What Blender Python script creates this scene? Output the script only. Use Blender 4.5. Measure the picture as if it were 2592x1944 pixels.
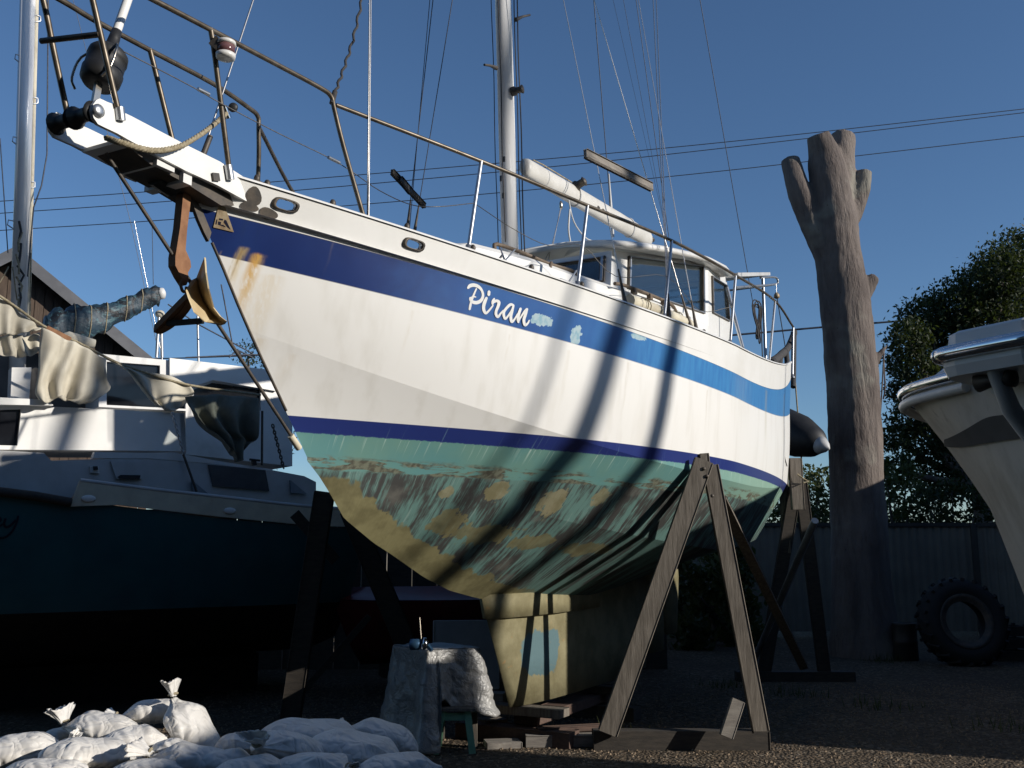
import bpy, math, random
import numpy as np
from mathutils import Vector, Matrix, Quaternion, noise as mnoise
from mathutils.bvhtree import BVHTree
from mathutils.geometry import tessellate_polygon

random.seed(7); np.random.seed(7)
scene = bpy.context.scene
for o in list(bpy.data.objects): bpy.data.objects.remove(o)
COL = scene.collection
R = math.radians

# ------------------------------------------------------------------ camera
FPX, HORIZON, EYE = 2450.0, 1400.0, 1.6
PITCH = math.atan((HORIZON - 972) / FPX)
cam_d = bpy.data.cameras.new('camera'); cam = bpy.data.objects.new('camera', cam_d); COL.objects.link(cam)
cam_d.sensor_fit = 'HORIZONTAL'; cam_d.sensor_width = 36.0; cam_d.lens = FPX / 2592 * 36.0
cam_d.clip_start = 0.05; cam_d.clip_end = 3000
cam.location = (0, 0, EYE); cam.rotation_euler = (R(90) + PITCH, 0, 0)
scene.camera = cam

# ------------------------------------------------------------------ sun, sky, exposure
SUN_AZ, SUN_EL = R(68), R(20)
SUN = Vector((math.cos(SUN_EL) * math.sin(SUN_AZ), -math.cos(SUN_EL) * math.cos(SUN_AZ), math.sin(SUN_EL)))
world = bpy.data.worlds.new('World'); scene.world = world; world.use_nodes = True
wn = world.node_tree; wn.nodes.clear()
wo = wn.nodes.new('ShaderNodeOutputWorld'); wb = wn.nodes.new('ShaderNodeBackground'); ws = wn.nodes.new('ShaderNodeTexSky')
ws.sky_type = 'NISHITA'; ws.sun_disc = False; ws.sun_elevation = SUN_EL
ws.sun_rotation = math.atan2(SUN.x, SUN.y)
ws.altitude = 10; ws.air_density = 1.0; ws.dust_density = 0.15; ws.ozone_density = 5.4
wb.inputs['Strength'].default_value = 0.085
wn.links.new(ws.outputs[0], wb.inputs['Color']); wn.links.new(wb.outputs[0], wo.inputs['Surface'])
sun_d = bpy.data.lights.new('sun', 'SUN'); sun = bpy.data.objects.new('sun', sun_d); COL.objects.link(sun)
sun_d.energy = 3.8; sun_d.angle = R(0.55); sun_d.color = (1.0, 0.94, 0.86)
sun.rotation_euler = SUN.to_track_quat('Z', 'Y').to_euler(); sun.location = (20, -8, 12)
vs = scene.view_settings; vs.view_transform = 'Standard'; vs.look = 'None'; vs.exposure = 0.32; vs.gamma = 1.0
scene.cycles.max_bounces = 5; scene.cycles.diffuse_bounces = 3; scene.cycles.glossy_bounces = 3; scene.cycles.transparent_max_bounces = 8
scene.render.resolution_x = 1024; scene.render.resolution_y = 768

# ------------------------------------------------------------------ pixel -> place helpers (photo pixels, 2592 x 1944)
_c, _s = math.cos(PITCH), math.sin(PITCH)
def ray(px, py):
    dx, du = px - 1296.0, 972.0 - py
    y = FPX * _c - du * _s; z = FPX * _s + du * _c
    return dx / y, z / y
def at(px, py, y):
    u, w = ray(px, py); return Vector((u * y, y, EYE + w * y))
def gnd(px, py, z=0.0):
    u, w = ray(px, py); y = (z - EYE) / w; return Vector((u * y, y, z))
def onplane(px, py, p0, n):
    u, w = ray(px, py); d = Vector((u, 1, w)); o = Vector((0, 0, EYE))
    return o + d * ((Vector(p0) - o).dot(n) / d.dot(n))
def proj(p):
    u, w = p.x / p.y, (p.z - EYE) / p.y
    d = Vector((u, 1, w)); f = Vector((0, _c, _s)); up = Vector((0, -_s, _c))
    k = d.dot(f); return 1296 + FPX * u / k, 972 - FPX * d.dot(up) / k

# ------------------------------------------------------------------ node helper
class NT:
    def __init__(self, name):
        self.mat = bpy.data.materials.new(name); self.mat.use_nodes = True
        self.t = self.mat.node_tree; self.t.nodes.clear()
        self.out = self.t.nodes.new('ShaderNodeOutputMaterial')
    def n(self, kind, **kw):
        nd = self.t.nodes.new(kind)
        for k, v in kw.items(): setattr(nd, k, v)
        return nd
    def link(self, a, sock):
        if isinstance(a, bpy.types.NodeSocket): self.t.links.new(a, sock)
        elif isinstance(a, (tuple, list)) and len(a) == 3 and sock.type == 'RGBA': sock.default_value = (*a, 1)
        else: sock.default_value = a
    def m(self, op, a, b=0.0, c=None, clamp=False):
        nd = self.n('ShaderNodeMath', operation=op, use_clamp=clamp)
        self.link(a, nd.inputs[0]); self.link(b, nd.inputs[1])
        if c is not None: self.link(c, nd.inputs[2])
        return nd.outputs[0]
    def add(self, a, b): return self.m('ADD', a, b)
    def sub(self, a, b): return self.m('SUBTRACT', a, b)
    def mul(self, a, b): return self.m('MULTIPLY', a, b)
    def mx(self, a, b): return self.m('MAXIMUM', a, b)
    def mn(self, a, b): return self.m('MINIMUM', a, b)
    def ss(self, x, a, b, lo=0.0, hi=1.0):
        nd = self.n('ShaderNodeMapRange', interpolation_type='SMOOTHSTEP')
        for s, v in zip(nd.inputs[:5], (x, a, b, lo, hi)): self.link(v, s)
        return nd.outputs[0]
    def band(self, x, a, b, e=0.003): return self.mul(self.ss(x, a - e, a + e), self.ss(x, b - e, b + e, 1.0, 0.0))
    def mix(self, f, a, b, blend='MIX'):
        nd = self.n('ShaderNodeMix', data_type='RGBA', blend_type=blend)
        self.link(f, nd.inputs[0]); self.link(a, nd.inputs[6]); self.link(b, nd.inputs[7]); return nd.outputs[2]
    def obj(self): return self.n('ShaderNodeTexCoord').outputs['Object']
    def gen(self): return self.n('ShaderNodeTexCoord').outputs['Generated']
    def pos(self): return self.n('ShaderNodeNewGeometry').outputs['Position']
    def sep(self, v):
        nd = self.n('ShaderNodeSeparateXYZ'); self.link(v, nd.inputs[0]); return nd.outputs
    def comb(self, x, y, z):
        nd = self.n('ShaderNodeCombineXYZ')
        for s, v in zip(nd.inputs, (x, y, z)): self.link(v, s)
        return nd.outputs[0]
    def scale(self, v, sc, rot=(0, 0, 0)):
        nd = self.n('ShaderNodeMapping'); self.link(v, nd.inputs[0]); nd.inputs['Scale'].default_value = sc
        nd.inputs['Rotation'].default_value = rot; return nd.outputs[0]
    def noise(self, v, sc=5.0, det=4.0, rough=0.55, dist=0.0):
        nd = self.n('ShaderNodeTexNoise'); self.link(v, nd.inputs['Vector'])
        nd.inputs['Scale'].default_value = sc; nd.inputs['Detail'].default_value = det
        nd.inputs['Roughness'].default_value = rough; nd.inputs['Distortion'].default_value = dist
        return nd.outputs[0]
    def vor(self, v, sc=5.0, feature='F1', out='Distance'):
        nd = self.n('ShaderNodeTexVoronoi', feature=feature); self.link(v, nd.inputs['Vector']); nd.inputs['Scale'].default_value = sc
        return nd.outputs[out]
    def bump(self, h, strength=0.3, dist=0.01):
        nd = self.n('ShaderNodeBump'); self.link(h, nd.inputs['Height'])
        nd.inputs['Strength'].default_value = strength; nd.inputs['Distance'].default_value = dist
        return nd.outputs[0]
    def bsdf(self, col, rough=0.5, metal=0.0, normal=None, spec=0.5, **kw):
        b = self.n('ShaderNodeBsdfPrincipled')
        self.link(col, b.inputs['Base Color']); self.link(rough, b.inputs['Roughness']); self.link(metal, b.inputs['Metallic'])
        b.inputs['Specular IOR Level'].default_value = spec
        if normal is not None: self.t.links.new(normal, b.inputs['Normal'])
        for k, v in kw.items(): self.link(v, b.inputs[k])
        self.t.links.new(b.outputs[0], self.out.inputs['Surface']); return self.mat

M = {}
def pmat(name, c1, c2=None, rough=0.6, metal=0.0, scale=6.0, stretch=(1, 1, 1), bump=0.0, bscale=40.0, bdist=0.005, dirt=0.0, dirtc=(0.05, 0.04, 0.03), rv=0.1, spec=0.5):
    k = NT(name); v = k.obj(); vs_ = k.scale(v, stretch)
    n1 = k.noise(vs_, scale, 3, 0.6)
    c2 = c2 or tuple(x * 0.7 for x in c1)
    col = k.mix(k.ss(n1, 0.3, 0.7), c1, c2)
    if dirt > 0:
        n2 = k.noise(vs_, scale * 0.45, 4, 0.7, 0.6); col = k.mix(k.mul(k.ss(n2, 0.5, 0.75), dirt), col, dirtc)
    rr = k.add(rough - rv / 2, k.mul(n1, rv))
    nm = None
    if bump > 0: nm = k.bump(k.noise(vs_, bscale, 2, 0.6), bump, bdist)
    M[name] = k.bsdf(col, rr, metal, nm, spec); return M[name]

# ------------------------------------------------------------------ mesh builder
def frame(d):
    d = d.normalized(); a = Vector((0, 0, 1)) if abs(d.z) < 0.95 else Vector((1, 0, 0))
    x = d.cross(a).normalized(); return x, x.cross(d).normalized()
def catmull(pts, k=6):
    P = [Vector(p) for p in pts]; out = []
    P = [P[0] * 2 - P[1]] + P + [P[-1] * 2 - P[-2]]
    for i in range(1, len(P) - 2):
        for j in range(k):
            t = j / k; a, b, c, d = P[i - 1], P[i], P[i + 1], P[i + 2]
            out.append(0.5 * ((2 * b) + (c - a) * t + (2 * a - 5 * b + 4 * c - d) * t * t + (3 * b - a - 3 * c + d) * t ** 3))
    out.append(P[-2]); return out
class MB:
    def __init__(self): self.v = []; self.f = []; self.mi = []; self.sm = []
    def add(self, vs, fs, mi=0, smooth=False):
        o = len(self.v); self.v += [Vector(p) for p in vs]
        for f in fs: self.f.append([i + o for i in f]); self.mi.append(mi); self.sm.append(smooth)
        return self
    def hexa(self, c, mi=0):   # 8 corners: bottom loop then top loop
        return self.add(c, [(3, 2, 1, 0), (4, 5, 6, 7), (0, 1, 5, 4), (1, 2, 6, 5), (2, 3, 7, 6), (3, 0, 4, 7)], mi)
    def box(self, c, s, rz=0.0, rot=None, bev=0.0, mi=0):
        c = Vector(c); m = rot or Matrix.Rotation(rz, 3, 'Z'); h = [x / 2 for x in s]
        if bev <= 0:
            P = [c + m @ Vector((x * h[0], y * h[1], z * h[2])) for z in (-1, 1) for x, y in ((-1, -1), (1, -1), (1, 1), (-1, 1))]
            return self.hexa(P, mi)
        b = min(bev, min(h) * 0.9); rings = []
        for z, i in ((-h[2], b), (-h[2] + b, 0), (h[2] - b, 0), (h[2], b)):
            q = []
            for sx, sy in ((-1, -1), (1, -1), (1, 1), (-1, 1)):
                X, Y = h[0] - i, h[1] - i
                bb = b if i == 0 else 0.0
                a1 = (sx * X, sy * (Y - bb)); a2 = (sx * (X - bb), sy * Y)
                q += [a1, a2] if sx * sy < 0 else [a2, a1]
            rings.append([c + m @ Vector((x, y, z)) for x, y in q])
        return self.loft(rings, True, True, mi=mi)
    def bar(self, p, q, w, t, up=None, mi=0, bev=0.0):
        p, q = Vector(p), Vector(q); d = (q - p); L = d.length; d = d / L
        u = Vector(up) if up is not None else frame(d)[0]
        u = (u - d * u.dot(d)).normalized(); v = d.cross(u)
        m = Matrix((u, v, d)).transposed()
        return self.box((p + q) / 2, (w, t, L), rot=m, bev=bev, mi=mi)
    def loft(self, rings, closed=True, caps=False, mi=0, smooth=False):
        n = len(rings[0]); vs = [p for r in rings for p in r]; fs = []
        for i in range(len(rings) - 1):
            for j in range(n if closed else n - 1):
                k = (j + 1) % n; fs.append((i * n + j, i * n + k, (i + 1) * n + k, (i + 1) * n + j))
        if caps: fs.append(tuple(range(n - 1, -1, -1))); fs.append(tuple((len(rings) - 1) * n + j for j in range(n)))
        return self.add(vs, fs, mi, smooth)
    def tube(self, pts, r, seg=8, mi=0, caps=True, smooth=True):
        P = [Vector(p) for p in pts]; rings = []; x = None
        for i, p in enumerate(P):
            d = (P[min(i + 1, len(P) - 1)] - P[max(i - 1, 0)]).normalized()
            if x is None: x, y = frame(d)
            else:
                x = (x - d * x.dot(d)).normalized(); y = d.cross(x)
                y = x.cross(d).normalized()
            rr = r[i] if isinstance(r, (list, tuple)) else r
            rings.append([p + (x * math.cos(a) + y * math.sin(a)) * rr for a in [2 * math.pi * j / seg for j in range(seg)]])
        n = seg; vs = [p for q in rings for p in q]; fs = []
        for i in range(len(rings) - 1):
            for j in range(n): fs.append((i * n + j, i * n + (j + 1) % n, (i + 1) * n + (j + 1) % n, (i + 1) * n + j))
        self.add(vs, fs, mi, smooth)
        if caps: self.add(rings[0], [tuple(range(n - 1, -1, -1))], mi); self.add(rings[-1], [tuple(range(n))], mi)
        return self
    def lathe(self, base, axis, prof, seg=20, mi=0, smooth=True, caps=True):   # prof: (radius, height)
        base = Vector(base); d = Vector(axis).normalized(); x, y = frame(d)
        rings = [[base + d * h + (x * math.cos(a) + y * math.sin(a)) * max(r, 1e-4) for a in [2 * math.pi * j / seg for j in range(seg)]] for r, h in prof]
        return self.loft(rings, True, caps, mi, smooth)
    def ell(self, c, r, seg=12, rings=8, rot=None, mi=0):
        c = Vector(c); m = rot or Matrix.Identity(3)
        rr = [[c + m @ Vector((r[0] * math.sin(t) * math.cos(a), r[1] * math.sin(t) * math.sin(a), r[2] * math.cos(t))) for a in [2 * math.pi * j / seg for j in range(seg)]]
              for t in [max(0.02, min(math.pi - 0.02, math.pi * i / rings)) for i in range(rings + 1)]]
        return self.loft(rr, True, True, mi, True)
    def plate(self, outline, holes=(), off=None, mi=0):   # planar outline with holes, given thickness vector
        loops = [list(map(Vector, outline))] + [list(map(Vector, h)) for h in holes]
        A = loops[0]; n = Vector((0, 0, 0))
        for i in range(len(A)): n += A[i].cross(A[(i + 1) % len(A)])
        n.normalize(); x, y = frame(n)
        flat = [[Vector((p.dot(x), p.dot(y), 0)) for p in l] for l in loops]
        tris = tessellate_polygon(flat); allp = [p for l in loops for p in l]
        def orient(t, want):
            a, b, c = (allp[i] for i in t); return t if (b - a).cross(c - a).dot(want) > 0 else t[::-1]
        off = Vector(off) if off is not None else n * 0.02
        up = off.normalized(); N = len(allp)
        fs = [orient(t, -up) for t in tris] + [tuple(i + N for i in orient(t, up)) for t in tris]
        o = 0
        for l in loops:
            k = len(l); fs += [(o + i, o + (i + 1) % k, o + (i + 1) % k + N, o + i + N) for i in range(k)]; o += k
        return self.add(allp + [p + off for p in allp], fs, mi)
    def build(self, name, mat, parent=None, inv=None, recalc=True):
        if inv is None and parent is not None: inv = WORLD[parent.name].inverted()
        vs = [inv @ p for p in self.v] if inv is not None else self.v
        me = bpy.data.meshes.new(name); me.from_pydata([tuple(p) for p in vs], [], self.f)
        for mt in (mat if isinstance(mat, (list, tuple)) else [mat]): me.materials.append(M[mt] if isinstance(mt, str) else mt)
        me.polygons.foreach_set('material_index', self.mi); me.polygons.foreach_set('use_smooth', self.sm)
        me.update()
        if recalc:
            import bmesh
            bm = bmesh.new(); bm.from_mesh(me); bmesh.ops.recalc_face_normals(bm, faces=bm.faces); bm.to_mesh(me); bm.free()
        o = bpy.data.objects.new(name, me); COL.objects.link(o)
        if parent is not None: o.parent = parent; WORLD[o.name] = WORLD[parent.name]
        return o
WORLD = {}
def thing(name, label, cat, loc, rz=0.0, group=None):
    o = bpy.data.objects.new(name, None); COL.objects.link(o); o.empty_display_size = 0.2
    o.location = loc; o.rotation_euler = (0, 0, rz); o['label'] = label; o['category'] = cat
    if group: o['group'] = group
    WORLD[o.name] = Matrix.Translation(Vector(loc)) @ Matrix.Rotation(rz, 4, 'Z'); return o
def tag(o, label, cat, group=None, kind=None):
    if label: o['label'] = label
    if cat: o['category'] = cat
    if group: o['group'] = group
    if kind: o['kind'] = kind
    return o
def solo(mb, name, mat, loc, label, cat, group=None):     # a thing that is a single mesh, origin at its base
    loc = Vector(loc); o = mb.build(name, mat, None, Matrix.Translation(-loc)); o.location = loc
    WORLD[o.name] = Matrix.Translation(loc); return tag(o, label, cat, group)
def lerp(a, b, t): return a + (b - a) * t
# ------------------------------------------------------------------ materials
pmat('white_paint', (0.80, 0.79, 0.755), (0.75, 0.74, 0.70), 0.32, scale=3, dirt=0.15, dirtc=(0.45, 0.40, 0.30))
pmat('white_gel', (0.74, 0.73, 0.70), (0.64, 0.63, 0.60), 0.35, scale=2.5, dirt=0.35, dirtc=(0.33, 0.29, 0.22))
pmat('cream_paint', (0.66, 0.60, 0.45), (0.55, 0.50, 0.38), 0.5, scale=5, dirt=0.5, dirtc=(0.25, 0.18, 0.10))
pmat('grey_white', (0.55, 0.55, 0.54), (0.46, 0.46, 0.45), 0.5, scale=3, dirt=0.3, dirtc=(0.25, 0.22, 0.18))
pmat('stainless', (0.55, 0.50, 0.42), (0.40, 0.34, 0.26), 0.28, 1.0, scale=12)
pmat('dull_rail', (0.15, 0.125, 0.095), (0.085, 0.068, 0.048), 0.42, 0.55, scale=14)
pmat('dull_alloy', (0.52, 0.54, 0.56), (0.40, 0.41, 0.42), 0.38, 0.85, scale=9)
pmat('mast_alloy', (0.84, 0.84, 0.83), (0.76, 0.76, 0.76), 0.26, 0.15, scale=2, stretch=(6, 6, 0.4))
pmat('wire', (0.62, 0.60, 0.57), (0.42, 0.40, 0.37), 0.3, 0.9, scale=60)
pmat('dull_wire', (0.16, 0.15, 0.14), (0.09, 0.085, 0.08), 0.5, 0.5, scale=60)
pmat('dark_wire', (0.05, 0.06, 0.08), (0.03, 0.03, 0.04), 0.5, 0.3, scale=30)
pmat('chrome', (0.78, 0.79, 0.80), (0.70, 0.70, 0.70), 0.12, 1.0, scale=7)
pmat('black_plastic', (0.012, 0.012, 0.013), (0.02, 0.02, 0.02), 0.55, scale=10)
pmat('rubber', (0.010, 0.010, 0.010), (0.016, 0.015, 0.014), 0.75, scale=10, bump=0.3, bscale=60)
pmat('dark_steel', (0.06, 0.055, 0.05), (0.11, 0.09, 0.07), 0.55, 0.4, scale=12, bump=0.2)
pmat('rust', (0.30, 0.15, 0.07), (0.20, 0.09, 0.04), 0.75, 0.15, scale=9, dirt=0.4, dirtc=(0.10, 0.05, 0.03), bump=0.25, bscale=50)
pmat('fluke_paint', (0.56, 0.46, 0.28), (0.48, 0.35, 0.18), 0.6, 0.1, scale=5, dirt=0.4, dirtc=(0.28, 0.13, 0.06), bump=0.12)
pmat('rope_tan', (0.36, 0.31, 0.21), (0.22, 0.18, 0.11), 0.9, scale=40, bump=0.6, bscale=120)
pmat('rope_dark', (0.035, 0.035, 0.04), (0.06, 0.055, 0.05), 0.9, scale=40, bump=0.6, bscale=120)
pmat('weathered_wood', (0.19, 0.165, 0.135), (0.11, 0.094, 0.075), 0.85, scale=5, stretch=(9, 9, 0.8), dirt=0.5, dirtc=(0.06, 0.05, 0.04), bump=0.5, bscale=18)
pmat('grey_wood', (0.27, 0.245, 0.21), (0.18, 0.16, 0.14), 0.85, scale=6, stretch=(1, 7, 7), bump=0.5, bscale=25)
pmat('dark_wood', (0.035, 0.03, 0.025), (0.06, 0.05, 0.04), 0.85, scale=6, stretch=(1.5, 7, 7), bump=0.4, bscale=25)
pmat('red_wood', (0.12, 0.075, 0.055), (0.08, 0.05, 0.038), 0.8, scale=6, stretch=(1.5, 7, 7), dirt=0.4)
pmat('teak', (0.17, 0.125, 0.085), (0.11, 0.08, 0.055), 0.7, scale=8, stretch=(2, 8, 8), bump=0.3)
pmat('board_wall', (0.060, 0.040, 0.028), (0.10, 0.07, 0.05), 0.85, scale=5, stretch=(7, 7, 0.7), bump=0.4, bscale=20)
pmat('roof_iron', (0.15, 0.15, 0.155), (0.10, 0.10, 0.105), 0.45, 0.3, scale=2)
pmat('fence_iron', (0.17, 0.155, 0.125), (0.13, 0.118, 0.095), 0.5, 0.0, scale=1.2, dirt=0.4, dirtc=(0.12, 0.10, 0.08))
pmat('fence_post', (0.025, 0.024, 0.022), (0.04, 0.035, 0.03), 0.5, scale=5)
pmat('green_paint', (0.20, 0.42, 0.28), (0.16, 0.34, 0.23), 0.5, scale=8, dirt=0.3, dirtc=(0.10, 0.14, 0.09))
pmat('teal_hull', (0.024, 0.115, 0.130), (0.018, 0.092, 0.108), 0.4, scale=2, dirt=0.3, dirtc=(0.03, 0.05, 0.055))
pmat('antifoul_dark', (0.02, 0.02, 0.022), (0.035, 0.032, 0.03), 0.85, scale=5)
pmat('navy_ink', (0.008, 0.010, 0.03), None, 0.4)
pmat('canvas', (0.58, 0.54, 0.44), (0.48, 0.44, 0.35), 0.95, scale=4, dirt=0.5, dirtc=(0.22, 0.19, 0.14), bump=0.25, bscale=160, bdist=0.002)
pmat('canvas_grey', (0.22, 0.22, 0.175), (0.15, 0.15, 0.12), 0.95, scale=4, dirt=0.4, dirtc=(0.05, 0.05, 0.04), bump=0.3, bscale=60)
pmat('boom_white', (0.62, 0.60, 0.55), (0.52, 0.50, 0.45), 0.45, scale=4, dirt=0.3, dirtc=(0.30, 0.26, 0.20))
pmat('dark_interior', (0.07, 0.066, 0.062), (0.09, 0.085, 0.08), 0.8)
pmat('glass_dark', (0.012, 0.013, 0.016), None, 0.08)
pmat('teal_scrap', (0.24, 0.27, 0.30), (0.16, 0.19, 0.22), 0.6, scale=4)
pmat('red_gel', (0.16, 0.02, 0.02), (0.10, 0.015, 0.015), 0.4, scale=3)
pmat('pebble', (0.26, 0.19, 0.12), (0.14, 0.10, 0.065), 0.8, scale=30)
pmat('letter_white', (0.80, 0.80, 0.78), (0.72, 0.72, 0.70), 0.45, scale=20)
pmat('gold_plate', (0.42, 0.34, 0.22), (0.30, 0.21, 0.12), 0.55, 0.3, scale=30, dirt=0.4)
pmat('hatch_grey', (0.045, 0.05, 0.06), (0.06, 0.065, 0.075), 0.25)
pmat('tool_blue', (0.05, 0.12, 0.22), None, 0.35, 0.5)
pmat('lamp_lens', (0.14, 0.07, 0.07), (0.10, 0.05, 0.06), 0.15)

def make_glass():
    k = NT('window_glass')
    tr = k.n('ShaderNodeBsdfTransparent'); tr.inputs[0].default_value = (0.75, 0.78, 0.78, 1)
    gl = k.n('ShaderNodeBsdfGlossy'); gl.inputs['Roughness'].default_value = 0.03; gl.inputs['Color'].default_value = (0.8, 0.82, 0.82, 1)
    lw = k.n('ShaderNodeLayerWeight'); lw.inputs['Blend'].default_value = 0.35
    mx = k.n('ShaderNodeMixShader'); k.link(k.add(0.06, k.mul(lw.outputs['Fresnel'], 0.5)), mx.inputs[0])
    k.t.links.new(tr.outputs[0], mx.inputs[1]); k.t.links.new(gl.outputs[0], mx.inputs[2]); k.t.links.new(mx.outputs[0], k.out.inputs[0])
    M['glass'] = k.mat
make_glass()

def make_tarp():
    k = NT('silver_tarp'); v = k.obj()
    big = k.noise(v, 5, 6, 0.65, 0.8); fine = k.vor(k.scale(v, (1, 1, 1)), 26, 'SMOOTH_F1'); w = k.noise(v, 60, 3)
    rdg = k.m('ABSOLUTE', k.sub(k.noise(v, 6.5, 2, 0.55, 1.2), 0.5)); rd2 = k.m('ABSOLUTE', k.sub(k.noise(v, 17, 2, 0.55, 1.0), 0.5))
    h = k.add(k.add(k.mul(big, 0.5), k.add(k.mul(rdg, 1.6), k.mul(rd2, 0.7))), k.mul(w, 0.08))
    col = k.mix(k.ss(big, 0.35, 0.65), (0.30, 0.295, 0.28), (0.24, 0.235, 0.225))
    M['tarp'] = k.bsdf(col, 0.42, 0.12, k.bump(h, 0.6, 0.025))
make_tarp()

def make_sack():
    k = NT('woven_sack'); v = k.obj(); x = k.sep(v)
    wv = k.mul(k.m('SINE', k.mul(x[0], 900)), k.m('SINE', k.mul(x[2], 900)))
    big = k.add(k.mul(k.m('ABSOLUTE', k.sub(k.noise(v, 5, 2, 0.55, 0.8), 0.5)), 1.6), k.mul(k.m('ABSOLUTE', k.sub(k.noise(v, 13, 1, 0.55, 0.8), 0.5)), 0.7))
    col = k.mix(k.ss(k.noise(v, 5, 3, .6), 0.35, 0.7), (0.68, 0.66, 0.62), (0.58, 0.55, 0.50))
    col = k.mix(k.mul(k.ss(k.noise(v, 2.3, 6, .7, .5), 0.58, 0.8), 0.35), col, (0.34, 0.29, 0.21))
    M['sack'] = k.bsdf(col, 0.5, 0.0, k.bump(big, 0.75, 0.04), 0.4)
make_sack()

def make_cover():
    k = NT('camo_cover'); v = k.obj(); n = k.noise(v, 4.5, 3, 0.55, 1.2); n2 = k.noise(k.scale(v, (1, 1, 1.7)), 7, 4, 0.6, 2)
    col = k.mix(k.ss(n, 0.42, 0.52), (0.005, 0.008, 0.012), (0.012, 0.035, 0.055))
    col = k.mix(k.ss(n2, 0.56, 0.64), col, (0.05, 0.11, 0.13))
    M['camo'] = k.bsdf(col, 0.55, 0, k.bump(k.noise(v, 14, 4), 0.5, 0.03))
make_cover()

def make_bark():
    k = NT('bare_bark'); v = k.obj(); vs_ = k.scale(v, (1, 1, 0.22))
    n1 = k.noise(vs_, 2.6, 6, 0.65, 0.4); n2 = k.noise(vs_, 9, 6, 0.7); sp = k.vor(k.scale(v, (1, 1, 0.6)), 7)
    col = k.mix(k.ss(n1, 0.35, 0.65), (0.205, 0.172, 0.150), (0.115, 0.095, 0.085))
    col = k.mix(k.mul(k.ss(n2, 0.55, 0.72), 0.6), col, (0.10, 0.075, 0.065))
    col = k.mix(k.mul(k.ss(k.noise(v, 1.1, 3), 0.55, 0.7), 0.6), col, (0.30, 0.29, 0.24))
    col = k.mix(k.mul(k.ss(sp, 0.07, 0.03), 0.8), col, (0.03, 0.025, 0.02))
    M['bark'] = k.bsdf(col, 0.9, 0, k.bump(k.add(n1, k.mul(n2, 0.6)), 1.0, 0.09), 0.2)
make_bark()

def make_leaf(name, a, b):
    k = NT(name); v = k.obj(); oi = k.noise(v, 2.2, 3, 0.6)
    col = k.mix(k.ss(oi, 0.35, 0.65), a, b)
    b_ = k.n('ShaderNodeBsdfPrincipled'); k.link(col, b_.inputs['Base Color']); b_.inputs['Roughness'].default_value = 0.6
    b_.inputs['Specular IOR Level'].default_value = 0.3
    tl = k.n('ShaderNodeBsdfTranslucent'); k.link(k.mix(0.5, col, (0.12, 0.16, 0.02)), tl.inputs[0])
    mx = k.n('ShaderNodeMixShader'); mx.inputs[0].default_value = 0.25
    k.t.links.new(b_.outputs[0], mx.inputs[1]); k.t.links.new(tl.outputs[0], mx.inputs[2]); k.t.links.new(mx.outputs[0], k.out.inputs[0])
    M[name] = k.mat
make_leaf('leaf_dark', (0.014, 0.026, 0.010), (0.032, 0.044, 0.013))
make_leaf('leaf_olive', (0.040, 0.058, 0.018), (0.075, 0.085, 0.025))

def make_gravel():
    k = NT('gravel'); v = k.pos()
    st = k.vor(v, 34, 'F1', 'Color'); d = k.vor(v, 34, 'F1'); big = k.noise(v, 0.6, 5, 0.6)
    s = k.sep(st)
    col = k.mix(s[0], (0.045, 0.036, 0.026), (0.14, 0.105, 0.07))
    col = k.mix(k.mul(k.ss(s[1], 0.8, 1.0), 0.7), col, (0.26, 0.22, 0.17))
    col = k.mix(k.ss(big, 0.42, 0.65), col, k.mix(0.6, col, (0.06, 0.048, 0.036)))
    M['gravel'] = k.bsdf(col, 0.9, 0, k.bump(k.add(k.mul(k.m('SUBTRACT', 1.0, d), 1.0), k.mul(k.noise(v, 9, 4), 0.8)), 0.8, 0.03), 0.2)
make_gravel()
# ------------------------------------------------------------------ ground
g = MB(); g.add([(-900, -900, 0), (900, -900, 0), (900, 900, 0), (-900, 900, 0)], [(0, 1, 2, 3)])
go = g.build('ground', 'gravel'); go['kind'] = 'structure'

# ------------------------------------------------------------------ the yacht: frame and hull lines
PSI = R(28)
_u, _w = ray(1290, 1790); _yk = (0.3 - EYE) / _w
KX, KY = _u * _yk, _yk
AFT = Vector((math.sin(PSI), math.cos(PSI), 0)); PORT = Vector((math.cos(PSI), -math.sin(PSI), 0)); UPV = Vector((0, 0, 1))
KP = Vector((KX, KY, 0))
def B(s, b, z): return KP + AFT * s + PORT * b + UPV * z
def bl(px, py, b):           # a place on the fore-and-aft plane b metres to port
    return onplane(px, py, KP + PORT * b, PORT)
def sbz(p): q = p - KP; return q.dot(AFT), q.dot(PORT), q.z

yacht = thing('sailing_yacht', 'white steel sailing yacht with blue stripe and scraped green bottom, propped up ashore', 'yacht', KP, R(90) - PSI)

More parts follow.
